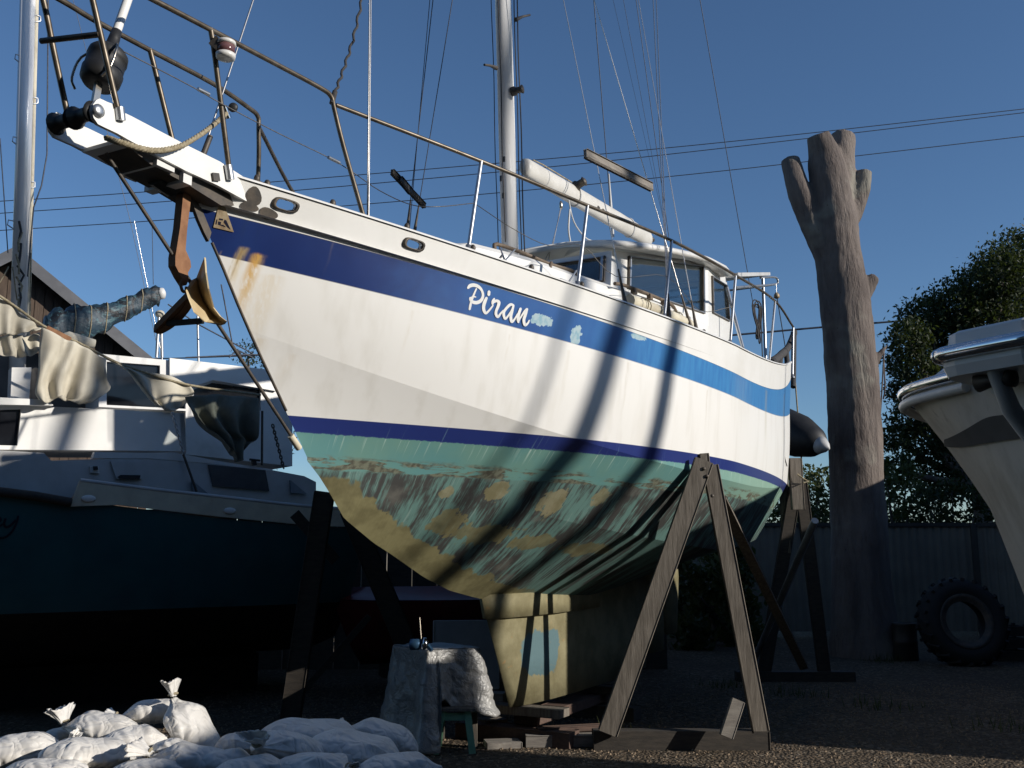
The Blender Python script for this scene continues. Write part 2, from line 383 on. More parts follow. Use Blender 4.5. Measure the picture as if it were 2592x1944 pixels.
S_END = 5.0
def half(s, s0, s1, bm, sm, bst):
    if s <= s0: return 0.0
    if s < sm: t = (s - s0) / (sm - s0); return bm * (1 - (1 - t) ** 1.72)
    t = (s - sm) / (s1 - sm); return bm - (bm - bst) * t ** 2.2
b_sheer = lambda s: half(s, -3.96, S_END, 1.74, 1.4, 1.48)
b_ch1 = lambda s: half(s, -3.34, S_END, 1.62, 1.6, 1.36)
b_ch2 = lambda s: half(s, -2.76, S_END, 1.16, 1.9, 0.92)
def solve(px, py, bf):
    u, w = ray(px, py); s = np.linspace(-4.2, S_END + 0.3, 1800); bb = np.array([bf(x) for x in s])
    X = KX + s * AFT.x + bb * PORT.x; Y = KY + s * AFT.y + bb * PORT.y
    g_ = X - u * Y; k = int(np.argmin(np.abs(g_)))
    return s[k], EYE + w * Y[k]
def fitz(pts, bf, deg, lo=None, hi=None):
    q = [solve(x, y, bf) for x, y in pts]; q = [(a, b) for a, b in q if a < S_END - 0.1]
    return np.polyfit([a for a, b in q], [b for a, b in q], deg)
SHEER = [(639, 461), (690, 478), (759, 501), (845, 529), (930, 554), (1032, 584), (1133, 615), (1200, 640), (1277, 664), (1346, 688), (1460, 725), (1561, 759), (1690, 809), (1772, 841), (1845, 870), (1911, 897), (1949, 918)]
CH1 = [(631, 842), (760, 880), (937, 937), (1089, 990), (1238, 1041), (1396, 1098), (1492, 1127), (1565, 1144), (1635, 1158), (1746, 1190), (1850, 1216), (1913, 1233)]
CH2 = [(780, 1165), (1073, 1228), (1168, 1250), (1301, 1288), (1350, 1301), (1486, 1334), (1619, 1361), (1692, 1372), (1755, 1380)]
zs_p, z1_p, z2_p = fitz(SHEER, b_sheer, 3), fitz(CH1, b_ch1, 3), fitz(CH2, b_ch2, 2)
z_sheer = lambda s: float(np.polyval(zs_p, s)); z_ch1 = lambda s: float(np.polyval(z1_p, s)); z_ch2 = lambda s: float(np.polyval(z2_p, min(s, 2.6))) + max(0, s - 2.6) * 0.06
def stripe(pts, v0):
    q = []
    for x, y in pts:
        v = v0
        for _ in range(6):
            s, z = solve(x, y, lambda t: lerp(b_sheer(t), b_ch1(t), v)); v = (z_sheer(s) - z) / (z_sheer(s) - z_ch1(s))
        if s < S_END - 0.1: q.append((s, v))
    return np.polyfit([a for a, b in q], [b for a, b in q], 3)
T1 = stripe([(568, 526), (721, 567), (911, 621), (1070, 665), (1200, 706), (1308, 744), (1403, 775), (1500, 805), (1604, 841), (1721, 885), (1848, 936), (1943, 982)], 0.2)
T2 = stripe([(540, 607), (642, 637), (816, 686), (954, 725), (1172, 786), (1324, 834), (1500, 881), (1595, 908), (1699, 942), (1816, 987), (1911, 1028), (1960, 1050)], 0.45)
CEN_S = [-2.76, -2.63, -2.52, -2.36, -2.02, -1.8, -1.37, -1.0, -0.6, -0.3, 0.5, 1.4, 2.2, 3.0, 3.8, 4.3, 5.0]
CEN_Z = [2.185, 2.09, 1.99, 1.83, 1.67, 1.59, 1.42, 1.31, 1.24, 1.20, 1.13, 1.12, 1.20, 1.40, 1.72, 1.98, 2.2]
NC = 110
tt = np.linspace(0, 1, NC) ** 1.25
def line(s0, bf, zf): return [B(s, bf(s), zf(s)) for s in s0 + (S_END - s0) * tt]
L_sheer = line(-3.96, b_sheer, z_sheer); L_c1 = line(-3.34, b_ch1, z_ch1); L_c2 = line(-2.76, b_ch2, z_ch2)
L_cen = [B(s, 0.0, float(np.interp(s, CEN_S, CEN_Z))) for s in -2.76 + (S_END + 2.76) * tt]
def stripe_row(T):
    out = []
    for a, c in zip(L_sheer, L_c1):
        s = sbz(a)[0]; v = float(np.clip(np.polyval(T, s), 0.05, 0.8)); out.append(a.lerp(c, v))
    return out
L_t1, L_t2 = stripe_row(T1), stripe_row(T2)
def mir(p): s, b, z = sbz(p); return B(s, -b, z)

hull = MB(); uvv = []
def plate_rows(A, C, n, v0, v1, bulge=0.0):
    rows = []
    for k in range(n + 1):
        t = k / n; rows.append([a.lerp(c, t) + (PORT * bulge * math.sin(math.pi * t) * min(1, i / 25)) for i, (a, c) in enumerate(zip(A, C))])
    for side in (1, -1):
        rr = rows if side == 1 else [[mir(p) for p in r] for r in rows]
        hull.loft(rr, False, False, smooth=True)
        for k in range(n + 1): uvv.extend([v0 + (v1 - v0) * k / n] * NC)
plate_rows(L_t1, L_t2, 3, 1, 2)
plate_rows(L_t2, L_c1, 8, 2, 3, 0.012)
plate_rows(L_c1, L_c2, 8, 3, 4, 0.01)
plate_rows(L_c2, L_cen, 8, 4, 5, 0.015)
tr = [L_sheer[-1], L_t1[-1], L_t2[-1], L_c1[-1], L_c2[-1], L_cen[-1]]
tr_loop = tr + [mir(p) for p in tr[-2::-1]]
hull.add(tr_loop, [tuple(range(len(tr_loop)))]); uvv.extend([0.5] * len(tr_loop))

def make_hull_mat():
    k = NT('hull_paint'); v = k.obj(); x = k.sep(v); s, y, z = x[0], x[1], x[2]
    at_ = k.n('ShaderNodeAttribute'); at_.attribute_name = 'girth'; V = at_.outputs['Fac']
    sz = k.comb(s, 0.0, z)
    wob = k.sub(k.noise(sz, 9, 4), 0.5); wob2 = k.sub(k.noise(sz, 26, 3), 0.5)
    # topsides
    white = k.mix(k.ss(k.noise(k.scale(v, (5, 5, 0.6)), 1.5, 3), 0.45, 0.75), (0.80, 0.79, 0.755), (0.73, 0.715, 0.67))
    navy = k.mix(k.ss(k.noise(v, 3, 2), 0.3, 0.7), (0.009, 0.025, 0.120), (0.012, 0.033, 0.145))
    sky_sheen = k.mix(k.ss(k.noise(k.scale(v, (8, 8, 1)), 2.5, 4), 0.3, 0.7), (0.045, 0.18, 0.43), (0.060, 0.235, 0.49))  # sky reflection on the aft stripe, painted in as lighter blue
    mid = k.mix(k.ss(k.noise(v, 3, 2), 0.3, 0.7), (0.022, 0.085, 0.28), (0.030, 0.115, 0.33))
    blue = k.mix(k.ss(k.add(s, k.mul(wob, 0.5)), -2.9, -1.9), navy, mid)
    blue = k.mix(k.ss(k.add(s, k.mul(wob, 0.4)), -1.6, 0.3), blue, sky_sheen)
    def blob(cx, cz, rx, rz, rough=0.35, ang=0.0, soft=0.06):
        ca, sa = math.cos(ang), math.sin(ang)
        dx, dz = k.sub(s, cx), k.sub(z, cz)
        a = k.m('DIVIDE', k.add(k.mul(dx, ca), k.mul(dz, sa)), rx); b = k.m('DIVIDE', k.sub(k.mul(dz, ca), k.mul(dx, sa)), rz)
        d = k.m('SQRT', k.add(k.mul(a, a), k.mul(b, b)))
        d = k.add(d, k.add(k.mul(wob, rough * 3.0), k.mul(wob2, rough * 1.4)))
        return k.ss(d, 1 - soft, 1 + soft, 1.0, 0.0)
    for c in PEEL: blue = k.mix(k.mul(blob(*c, rough=0.85, soft=0.03), 1.0), blue, k.mix(k.ss(wob2, -0.1, 0.15), (0.40, 0.52, 0.56), (0.25, 0.42, 0.50)))
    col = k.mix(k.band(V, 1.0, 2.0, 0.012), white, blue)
    col = k.mix(k.mul(k.add(k.band(V, 0.99, 1.02, 0.008), k.band(V, 1.992, 2.002, 0.004)), 0.5), col, (0.05, 0.045, 0.05))
    # rust streaks near the stem
    stn = k.noise(k.scale(v, (26, 26, 0.9)), 1.6, 5, 0.6)
    wzn = k.mul(k.sub(k.noise(k.comb(0.0, 0.0, z), 3.5, 2), 0.5), 0.05)
    def streak(cs, w, z0, z1, amt, c):
        nonlocal col
        wz = k.add(cs, wzn)
        mk = k.ss(k.m('ABSOLUTE', k.sub(s, wz)), 0.0, w, 1.0, 0.0)
        mk = k.mul(k.mul(mk, k.ss(z, z0, z0 + 0.5)), k.ss(z, z1, z1 + 0.02, 1.0, 0.0))
        col = k.mix(k.mul(k.mul(mk, k.ss(stn, 0.25, 0.6)), amt), col, c)
    for a in STREAKS: streak(*a)
    # boot stripe, green band, scraped bottom
    skw = k.comb(k.add(s, k.mul(z, 0.10)), 0.0, z)
    rake = k.noise(k.scale(skw, (46, 1, 1.6)), 1.0, 2, 0.6)
    navb = k.mix(k.ss(rake, 0.62, 0.74), (0.020, 0.034, 0.160), (0.08, 0.14, 0.24))
    zb = k.add(z, 0.0)
    col = k.mix(k.ss(zb, 2.451, 2.455, 1.0, 0.0), col, navb)
    teal = k.mix(k.ss(k.noise(v, 2.5, 4), 0.35, 0.65), (0.105, 0.265, 0.26), (0.135, 0.28, 0.24))
    teal = k.mix(k.ss(s, -0.5, 2.5), teal, (0.20, 0.33, 0.26))
    tealb = k.mix(k.mul(k.ss(rake, 0.58, 0.72), k.ss(z, 2.22, 2.36)), teal, (0.36, 0.50, 0.44))
    zt = k.add(z, k.mul(k.sub(rake, 0.5), 0.02))
    col = k.mix(k.ss(zt, 2.352, 2.36, 1.0, 0.0), col, tealb)
    # grubby tide line
    tide = k.noise(k.scale(v, (2.0, 2.0, 14)), 1.5, 4, 0.65, 0.5)
    tl = k.mul(k.band(k.add(z, k.mul(wob, 0.05)), 2.10, 2.215, 0.02), k.ss(tide, 0.47, 0.56))
    col = k.mix(tl, col, k.mix(k.ss(wob2, -0.1, 0.1), (0.075, 0.070, 0.050), (0.16, 0.17, 0.12)))
    # bottom
    cl = k.noise(k.scale(skw, (3.4, 1, 1.7)), 1.3, 5, 0.62, 0.2)
    sc = k.noise(k.scale(skw, (34, 1, 4.0)), 1.0, 3, 0.7)
    bt = k.mix(k.ss(k.add(k.mul(cl, 0.66), k.mul(sc, 0.44)), 0.49, 0.61), (0.050, 0.050, 0.047), (0.120, 0.230, 0.205))
    bt = k.mix(k.mul(k.ss(sc, 0.60, 0.68), 0.55), bt, (0.25, 0.33, 0.30))
    bt = k.mix(k.mul(k.ss(k.noise(v, 2.0, 5), 0.60, 0.70), 0.7), bt, (0.15, 0.145, 0.125))
    zbtm = k.add(z, k.mul(wob2, 0.03))
    bottom = k.ss(zbtm, 2.125, 2.14, 1.0, 0.0)
    col = k.mix(bottom, col, bt)
    olive = k.mix(k.ss(k.noise(v, 5, 3, 0.7), 0.35, 0.65), (0.21, 0.19, 0.092), (0.135, 0.12, 0.055))
    pale = k.mix(k.ss(k.noise(v, 8, 4), 0.35, 0.65), (0.27, 0.245, 0.145), (0.19, 0.17, 0.085))
    for c in PUTTY: col = k.mix(k.mul(blob(*c[:4], 0.75, c[5], soft=0.08), 0.85), col, pale if c[6] else olive)
    # yellow putty along the stem and forefoot
    edge = k.ss(k.add(k.m('ABSOLUTE', y), k.mul(wob, 0.16)), k.ss(s, -2.8, -1.0, 0.10, 0.17), k.ss(s, -2.8, -1.0, 0.115, 0.185), 1.0, 0.0)
    edge = k.mul(edge, k.ss(k.add(z, k.mul(wob2, 0.05)), 2.08, 2.10, 1.0, 0.0)); edge = k.mul(edge, k.ss(s, -0.2, 0.4, 1.0, 0.0))
    col = k.mix(edge, col, olive)
    hole = k.ss(k.vor(k.comb(s, 0.0, z), 4.2), 0.012, 0.02, 1.0, 0.0)
    col = k.mix(k.mul(k.mul(hole, bottom), 0.8), col, (0.02, 0.02, 0.02))
    rgh = k.add(0.32, k.mul(k.ss(z, 2.34, 2.37, 1.0, 0.0), 0.36))
    hgt = k.add(k.mul(sc, k.ss(z, 2.1, 2.2, 1.0, 0.05)), k.mul(k.noise(v, 1.4, 1), 0.6))
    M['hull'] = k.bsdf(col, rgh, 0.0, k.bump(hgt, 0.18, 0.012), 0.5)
HB = BVHTree.FromPolygons([tuple(p) for p in hull.v], hull.f)
def on_hull(px, py, off=0.004, tree=None, _k=0):
    u, w = ray(px, py); d = Vector((u, 1, w)).normalized()
    hit, n, i, dist = (tree or HB).ray_cast(Vector((0, 0, EYE)), d)
    if hit is None:
        if tree is None and 'BT' in globals():
            p, n = on_hull(px, py, off, BT)
            if p is not None: return p, n
        if tree is None and _k < 30: return on_hull(px + 3, py, off, tree, _k + 1)
        return None, None
    if n.dot(d) > 0: n = -n
    return hit + n * off, n
def hull_blob(px, py, rx, rz, *rest):   # traced centre and pixel radii -> hull coordinates (s, z, metres)
    py = next(q for q in [py + d for k in range(40) for d in (6 * k, -6 * k)] if on_hull(px, q)[0] is not None)
    c, n = on_hull(px, py); a, _ = on_hull(px + rx, py); s, b, z = sbz(c); s2 = sbz(a)[0] if a is not None else s + 0.2
    e, _ = on_hull(px, py + rz); z2 = sbz(e)[2] if e is not None else z - 0.1
    return (s, z, max(abs(s2 - s), 0.02), max(abs(z - z2), 0.015)) + rest
PEEL = [hull_blob(1372, 812, 26, 14), hull_blob(1350, 812, 9, 7), hull_blob(1458, 850, 13, 22), hull_blob(1616, 846, 16, 6)]
PUTTY = [hull_blob(1132, 1243, 16, 18, 0.30, 1), hull_blob(1262, 1240, 26, 26, 0.40, 1), (0, 0, 0.01, 0.01, 0, 0.1, 0), hull_blob(1396, 1270, 30, 34, 0.25, 1), hull_blob(1523, 1258, 17, 22, 0.2, 1),
         hull_blob(1130, 1325, 42, 34, 0.5, 0), hull_blob(1225, 1352, 85, 24, 0.5, 0), hull_blob(1350, 1372, 55, 18, 0.4, 0), hull_blob(1480, 1390, 60, 16, 0.5, 0), hull_blob(1190, 1470, 70, 16, 0.6, 0)]
PUTTY = [c if len(c) == 7 else c[:4] + (c[4], 0.0, c[5]) for c in PUTTY]
def stk(px, py0, py1, w, amt, c):
    p = next(h for h in (on_hull(px, py0 + 6 * i)[0] for i in range(40)) if h is not None); q = next(h for h in (on_hull(px, py1 - 6 * i)[0] for i in range(40)) if h is not None); s_, _, z1 = sbz(p); return (s_, w, sbz(q)[2], z1, amt, c)
STREAKS = [stk(655, 648, 900, 0.055, 0.9, (0.62, 0.40, 0.12)), stk(652, 645, 760, 0.035, 0.95, (0.60, 0.28, 0.05)), stk(617, 630, 830, 0.04, 0.7, (0.62, 0.45, 0.16)), stk(615, 630, 800, 0.009, 0.95, (0.30, 0.20, 0.08)), stk(604, 628, 760, 0.006, 0.9, (0.32, 0.25, 0.12)),
           stk(690, 700, 1000, 0.10, 0.3, (0.62, 0.48, 0.24)), stk(627, 560, 640, 0.022, 0.6, (0.03, 0.045, 0.03)), stk(662, 565, 645, 0.016, 0.5, (0.03, 0.045, 0.03)), stk(660, 860, 1030, 0.06, 0.35, (0.55, 0.42, 0.22)), stk(740, 900, 1030, 0.05, 0.25, (0.55, 0.42, 0.22)),
           stk(1940, 990, 1180, 0.10, 0.35, (0.35, 0.30, 0.14)), stk(1985, 1000, 1200, 0.08, 0.5, (0.25, 0.2, 0.12)), stk(1880, 960, 1150, 0.5, 0.12, (0.5, 0.45, 0.33)),
           stk(845, 580, 720, 0.012, 0.25, (0.45, 0.36, 0.22)), stk(1045, 790, 960, 0.02, 0.25, (0.50, 0.42, 0.28)), stk(1290, 850, 1000, 0.015, 0.25, (0.48, 0.40, 0.28)), stk(1440, 890, 1090, 0.03, 0.22, (0.5, 0.45, 0.33)), stk(1590, 920, 1100, 0.02, 0.3, (0.42, 0.36, 0.25)), stk(1700, 960, 1130, 0.025, 0.3, (0.42, 0.37, 0.26)), stk(1790, 990, 1140, 0.02, 0.35, (0.40, 0.34, 0.22)), stk(560, 640, 780, 0.01, 0.35, (0.45, 0.34, 0.18))]
make_hull_mat()
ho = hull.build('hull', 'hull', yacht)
at_g = ho.data.attributes.new('girth', 'FLOAT', 'POINT'); at_g.data.foreach_set('value', uvv)

# bulwark: white strip above the blue, with the oval fairlead openings cut through
def interp_line(Lr, s):
    ss = [sbz(p)[0] for p in Lr]; k = max(0, min(NC - 2, int(np.searchsorted(ss, s)) - 1)); t = (s - ss[k]) / max(1e-6, ss[k + 1] - ss[k]); return Lr[k].lerp(Lr[k + 1], t)
def bul_pt(s, v): return interp_line(L_sheer, s).lerp(interp_line(L_t1, s), v)
bul_tree_mb = MB(); bul_tree_mb.loft([L_sheer, L_t1], False); BT = BVHTree.FromPolygons([tuple(p) for p in bul_tree_mb.v], bul_tree_mb.f)
FAIR = []
def bul_sz(s, z):
    a, c = interp_line(L_sheer, s), interp_line(L_t1, s); v = (a.z - z) / max(1e-4, a.z - c.z); return a.lerp(c, v)
for (cx, cy) in [(723, 519), (1047, 619)]:
    c, _ = on_hull(cx, cy, 0.0, BT); s0_, _b, z0_ = sbz(c); sl = (z_sheer(s0_ + 0.1) - z_sheer(s0_ - 0.1)) / 0.2
    FAIR.append((s0_, z0_, math.atan(sl)))
def oval_pt(f, th, a=0.055, h=0.027, grow=1.0):
    r = ((abs(math.cos(th)) / a) ** 3.4 + (abs(math.sin(th)) / h) ** 3.4) ** (-1 / 3.4) * grow
    x, z = r * math.cos(th), r * math.sin(th); ca, sa = math.cos(f[2]), math.sin(f[2])
    return bul_sz(f[0] + x * ca - z * sa, f[1] + x * sa + z * ca)
def bulwark(side):
    mb = MB(); ss = [sbz(p)[0] for p in L_sheer]; cuts = []
    for f in (FAIR if side == 1 else []):
        i0 = max(i for i in range(NC) if ss[i] < f[0] - 0.16); i1 = min(i for i in range(NC) if ss[i] > f[0] + 0.13); cuts.append((i0, i1, f))
    i = 0; fx = (lambda p: p) if side == 1 else mir
    for i0, i1, f in cuts + [(NC - 1, None, None)]:
        mb.loft([[fx(p) for p in L_sheer[i:i0 + 1]], [fx(p) for p in L_t1[i:i0 + 1]]], False)
        if f is not None:
            T_, Bm = L_sheer[i0:i1 + 1], L_t1[i0:i1 + 1][::-1]
            outl = T_ + [T_[-1].lerp(Bm[0], t) for t in (0.25, 0.5, 0.75)] + Bm + [Bm[-1].lerp(T_[0], t) for t in (0.25, 0.5, 0.75)]
            def ang(p): x, z = sbz(p)[0] - f[0], p.z - f[1]; return math.atan2(z, x) - f[2]
            mid = []
            mb.loft([outl, [oval_pt(f, ang(p)) for p in outl]], True); i = i1
    for i, fc in enumerate(mb.f):
        a, b_, c = mb.v[fc[0]], mb.v[fc[1]], mb.v[fc[2]]
        if (b_ - a).cross(c - a).dot(PORT) * side < 0: mb.f[i] = fc[::-1]
    o = mb.build('bulwark', 'white_paint', yacht, recalc=False)
    m = o.modifiers.new('solid', 'SOLIDIFY'); m.thickness = 0.03; m.offset = -1
    return o
bulwark(1); bulwark(-1)
for f in FAIR:
    h = [oval_pt(f, 2 * math.pi * j / 32) for j in range(32)]
    mb = MB(); c = sum(h, Vector()) / len(h); n = on_hull(*proj(c), 0, BT)[1]
    outer = [c + (p - c) * 1.32 + n * 0.012 for p in h]; inner = [c + (p - c) * 1.0 + n * 0.022 for p in h]; back = [c + (p - c) * 1.0 - n * 0.04 for p in h]; ob = [c + (p - c) * 1.36 - n * 0.004 for p in h]
    mb.loft([ob, outer, inner, back], True, smooth=True); mb.build('fairlead_ring', 'dark_steel', yacht)
cap = MB()
for side in (1, -1):
    ln = L_sheer if side == 1 else [mir(p) for p in L_sheer]
    w_ = PORT * (0.02 * side)
    cap.loft([[p + UPV * 0.003 + w_ * 0.7 for p in ln], [p + UPV * 0.018 + w_ * 0.4 for p in ln], [p + UPV * 0.018 - w_ * 2.2 for p in ln], [p + UPV * -0.01 - w_ * 2.4 for p in ln]], False, smooth=True)
cap.build('bulwark_cap', 'white_paint', yacht)
dk = MB(); dl = [B(sbz(p)[0], max(0.0, sbz(p)[1] - 0.02), sbz(p)[2] - 0.17) for p in L_sheer]
dk.loft([dl, [mir(p) for p in dl]], False); dk.build('deck', 'grey_white', yacht)

# fin keel, skeg and rudder
def foil(name, mat, prof, tmax):      # prof: (z, s_lead, s_trail) from the top down
    mb = MB(); rings = []
    for z, a, c in prof:
        q = []
        for t in (0, 0.02, 0.07, 0.18, 0.35, 0.6, 0.85, 1.0):
            q.append((a + (c - a) * t, tmax * (2.6 * math.sqrt(max(t, 0)) * (1 - t) ** 0.85 * 0.7 + 0.015)))
        rings.append([B(s, b, z) for s, b in q] + [B(s, -b, z) for s, b in q[::-1]])
    mb.loft(rings, True, True, smooth=True); return mb.build(name, mat, yacht)
def make_keel_mat():
    k = NT('keel_paint'); v = k.obj(); x = k.sep(v); s, z = x[0], x[2]
    n = k.noise(v, 3, 5, 0.65); col = k.mix(k.ss(n, 0.35, 0.65), (0.24, 0.215, 0.12), (0.16, 0.14, 0.07))
    d = k.m('SQRT', k.add(k.mul(k.m('DIVIDE', k.sub(s, 0.42), 0.40), k.m('DIVIDE', k.sub(s, 0.42), 0.40)), k.mul(k.m('DIVIDE', k.sub(z, 0.72), 0.20), k.m('DIVIDE', k.sub(z, 0.72), 0.20))))
    d = k.add(d, k.mul(k.sub(k.noise(v, 5, 5), 0.5), 1.6))
    col = k.mix(k.ss(d, 0.9, 1.0, 1.0, 0.0), col, (0.085, 0.15, 0.165))
    col = k.mix(k.mul(k.ss(k.noise(v, 9, 5, 0.7), 0.62, 0.7), 0.6), col, (0.30, 0.18, 0.07))
    M['keel'] = k.bsdf(col, 0.75, 0, k.bump(k.noise(v, 12, 5), 0.25, 0.02))
make_keel_mat()
foil('keel', 'keel', [(1.32, -0.62, 3.5), (1.22, -0.47, 3.5), (1.05, -0.40, 3.45), (0.7, -0.21, 3.4), (0.3, 0.0, 3.35)], 0.17)
foil('keel_flange', 'keel', [(1.26, -0.50, 2.6), (1.06, -0.43, 2.6)], 0.225)
foil('skeg', 'keel', [(1.9, 3.2, 4.0), (1.3, 3.3, 4.0), (0.45, 3.38, 4.0)], 0.06)
rud = foil('rudder', 'keel', [(2.0, 4.02, 4.5), (1.3, 4.02, 4.62), (0.62, 4.02, 4.5)], 0.06)
# ------------------------------------------------------------------ yacht fittings
def Y(mb, name, mat, parent=None): return mb.build(name, mat, parent or yacht)
def rail(name, pts, r=0.0145, mat='dull_rail', parent=None, smooth=0, seg=8):
    p = catmull(pts, smooth) if smooth else pts
    return Y(MB().tube(p, r, seg), name, mat, parent)

# stem plate, name, emblem
sp = MB(); a_ = [bl(x, y, 0.012) for x, y in [(484, 505), (556, 508), (549, 540), (529, 611), (519, 592), (503, 556)]]
sp.plate(a_, (), -PORT * 0.024); Y(sp, 'stem_plate', 'dark_steel')
ro = MB(); ro.tube([on_hull(x, y, -0.004)[0] or bl(x, y, 0.0) for x, y in [(531, 614), (560, 680), (600, 772), (632, 846), (660, 908), (690, 978), (716, 1040)]], 0.010, 6)
Y(ro, 'stem_bar', 'dark_steel')

def brush(mb, pts, w, off, org, sc):
    P = [Vector((x, y, 0)) for x, y in pts]; W = [Vector((q, 0, 0)) for q in w]
    P = catmull(P, 7); W = [q.x for q in catmull(W, 7)]
    Lf, Rt = [], []
    for i, p in enumerate(P):
        d = (P[min(i + 1, len(P) - 1)] - P[max(0, i - 1)]).normalized(); n = Vector((-d.y, d.x, 0)) * (W[i] / 2)
        Lf.append(p + n); Rt.append(p - n)
    d0 = (P[0] - P[1]).normalized(); d1 = (P[-1] - P[-2]).normalized()
    Lf = [(Lf[0] + Rt[0]) / 2 + d0 * W[0] * 0.4 + (Lf[0] - Rt[0]) * 0.15] + Lf + [(Lf[-1] + Rt[-1]) / 2 + d1 * W[-1] * 0.4 + (Lf[-1] - Rt[-1]) * 0.15]
    Rt = [(Lf[1] + Rt[0]) / 2 + d0 * W[0] * 0.4 - (Lf[1] - Rt[0]) * 0.15] + Rt + [(Lf[-2] + Rt[-1]) / 2 + d1 * W[-1] * 0.4 - (Lf[-2] - Rt[-1]) * 0.15]
    up = lambda q: on_hull(org[0] + q.x / sc, org[1] + q.y / sc, off)[0]
    mb.loft([[up(q) for q in Lf], [up(q) for q in Rt]], False)
ORG, SC = (1160, 700), 6.9125
LET = {'letter_p': [([(165, 200), (205, 160), (275, 150), (350, 178), (405, 240), (428, 330), (395, 415), (320, 455), (250, 445), (212, 410), (204, 372)], [40, 62, 62, 55, 42, 44, 58, 62, 56, 46, 40]),
                    ([(312, 212), (265, 320), (222, 440), (205, 510), (192, 575)], [26, 34, 36, 42, 34]), ([(210, 378), (255, 352), (302, 358)], [30, 28, 18])],
       'letter_i': [([(488, 372), (455, 450), (436, 530), (446, 600), (478, 640), (535, 590), (600, 505)], [46, 58, 56, 52, 44, 34, 26]), ([(531, 262), (526, 320)], [50, 50])],
       'letter_r': [([(622, 385), (600, 430), (592, 480)], [30, 50, 40]), ([(600, 450), (660, 425), (702, 450), (688, 520), (656, 600), (652, 660), (684, 705), (730, 650), (782, 590)], [40, 50, 54, 52, 48, 48, 44, 34, 26]), ],
       'letter_a': [([(958, 505), (905, 490), (840, 545), (790, 620), (790, 690), (815, 738), (868, 680), (925, 590), (955, 520)], [40, 48, 46, 46, 46, 40, 34, 32, 34]), ([(955, 515), (930, 610), (910, 700), (926, 790), (975, 745), (1030, 650)], [36, 48, 50, 46, 32, 26])],
       'letter_n': [([(1080, 560), (1050, 650), (1034, 740), (1042, 800)], [44, 50, 48, 36]), ([(1044, 780), (1095, 690), (1150, 610), (1192, 568)], [26, 30, 40, 44]), ([(1194, 565), (1165, 660), (1136, 760), (1156, 848), (1205, 815), (1230, 765)], [36, 50, 50, 46, 34, 24])]}
lift = 0.0035
for nm, strokes in LET.items():
    mb = MB()
    for P_, W_ in strokes: brush(mb, P_, W_, lift, ORG, SC); lift += 0.0004
    Y(mb, nm, 'letter_white')
em = MB(); e0 = [(500 + x / 6.9125, 500 + y / 6.9125) for x, y in [(370, 130), (475, 150), (632, 606), (272, 520)]]
eo = [on_hull(x, y, 0.006)[0] for x, y in e0]
em.add(eo, [(0, 1, 2, 3)]); emo = Y(em, 'emblem_plate', 'gold_plate')
em2 = MB()
for pts in ([(375, 360), (445, 375), (440, 400), (378, 388)], [(360, 415), (410, 428), (400, 470), (450, 480), (500, 520), (440, 500), (355, 470)], [(470, 385), (500, 400), (575, 560), (520, 520), (455, 430)], [(330, 380), (345, 383), (330, 470), (312, 466)]):
    q = [on_hull(500 + x / 6.9125, 500 + y / 6.9125, 0.0075)[0] for x, y in pts]; em2.add(q, [tuple(range(len(q)))])
Y(em2, 'emblem_figure', 'navy_ink', emo)
# worn bare-metal scars where an anchor rubbed the bow
for k_, (cx, cy, rx, ry, an) in enumerate([(641, 498, 21, 25, 0.1), (630, 523, 24, 12, 0.25), (678, 541, 24, 15, 0.3)]):
    mb = MB(); q = []
    for j in range(18):
        a = 2 * math.pi * j / 18; r = 1 + 0.08 * math.sin(3 * a + k_); ex, ey = rx * r * math.cos(a), ry * r * math.sin(a)
        X_, Y_ = cx + ex * math.cos(an) - ey * math.sin(an), cy + ex * math.sin(an) + ey * math.cos(an)
        p = on_hull(X_, Y_, 0.006 + 0.0008 * k_, BT)[0] or on_hull(X_, Y_, 0.006 + 0.0008 * k_)[0]; q.append(p)
    q = [p for p in q if p is not None]
    mb.add(q, [tuple(range(len(q)))]); Y(mb, 'rubbed_scar', 'dark_steel')

# bowsprit: two side plates, rollers, cross pieces
def sprit(b, pts, name='bowsprit_plate', mat='white_paint', th=0.022):
    return Y(MB().plate([bl(x, y, b) for x, y in pts], (), -PORT * th), name, mat)
near = [(253, 249), (244, 253), (236, 264), (233, 280), (237, 298), (248, 314), (264, 322), (296, 337), (374, 381), (468, 431), (551, 469), (620, 507), (660, 527), (672, 492), (640, 463), (589, 430), (557, 409), (468, 365), (333, 294), (312, 284), (300, 268), (272, 258)]
pn = sprit(0.17, near)
# starboard plate mirrored across the centreline
pf = Y(MB().plate([mir(bl(x, y, 0.17)) for x, y in near], (), PORT * 0.022), 'bowsprit_plate', 'white_paint')
ax0 = bl(247, 281, 0.17); Y(MB().lathe(ax0 - PORT * 0.0, PORT, [(0.001, 0), (0.034, 0.0), (0.034, 0.012), (0.014, 0.02), (0.001, 0.02)], 14), 'roller_pin', 'dull_alloy', pn)
cr = mir(ax0)
for t in (0.28, 0.72):
    c = cr.lerp(ax0, t); Y(MB().lathe(c - PORT * 0.065, PORT, [(0.02, 0), (0.058, 0.0), (0.036, 0.04), (0.036, 0.09), (0.058, 0.13), (0.02, 0.13)], 18), 'bow_roller', 'black_plastic')
for (x, y, w, h) in [(330, 362, 0.10, 0.02), (420, 420, 0.12, 0.03), (475, 452, 0.06, 0.06)]:
    p = bl(x, y, 0.15); q = mir(p); Y(MB().bar(q, p, w, h, AFT), 'sprit_crosspiece', 'white_gel')
ds = MB(); ds.plate([bl(x, y, 0.12) for x, y in [(300, 352), (330, 356), (470, 436), (640, 520), (560, 520), (480, 470), (380, 415)]], (), -PORT * 0.24); Y(ds, 'chain_locker_chute', 'dark_steel')
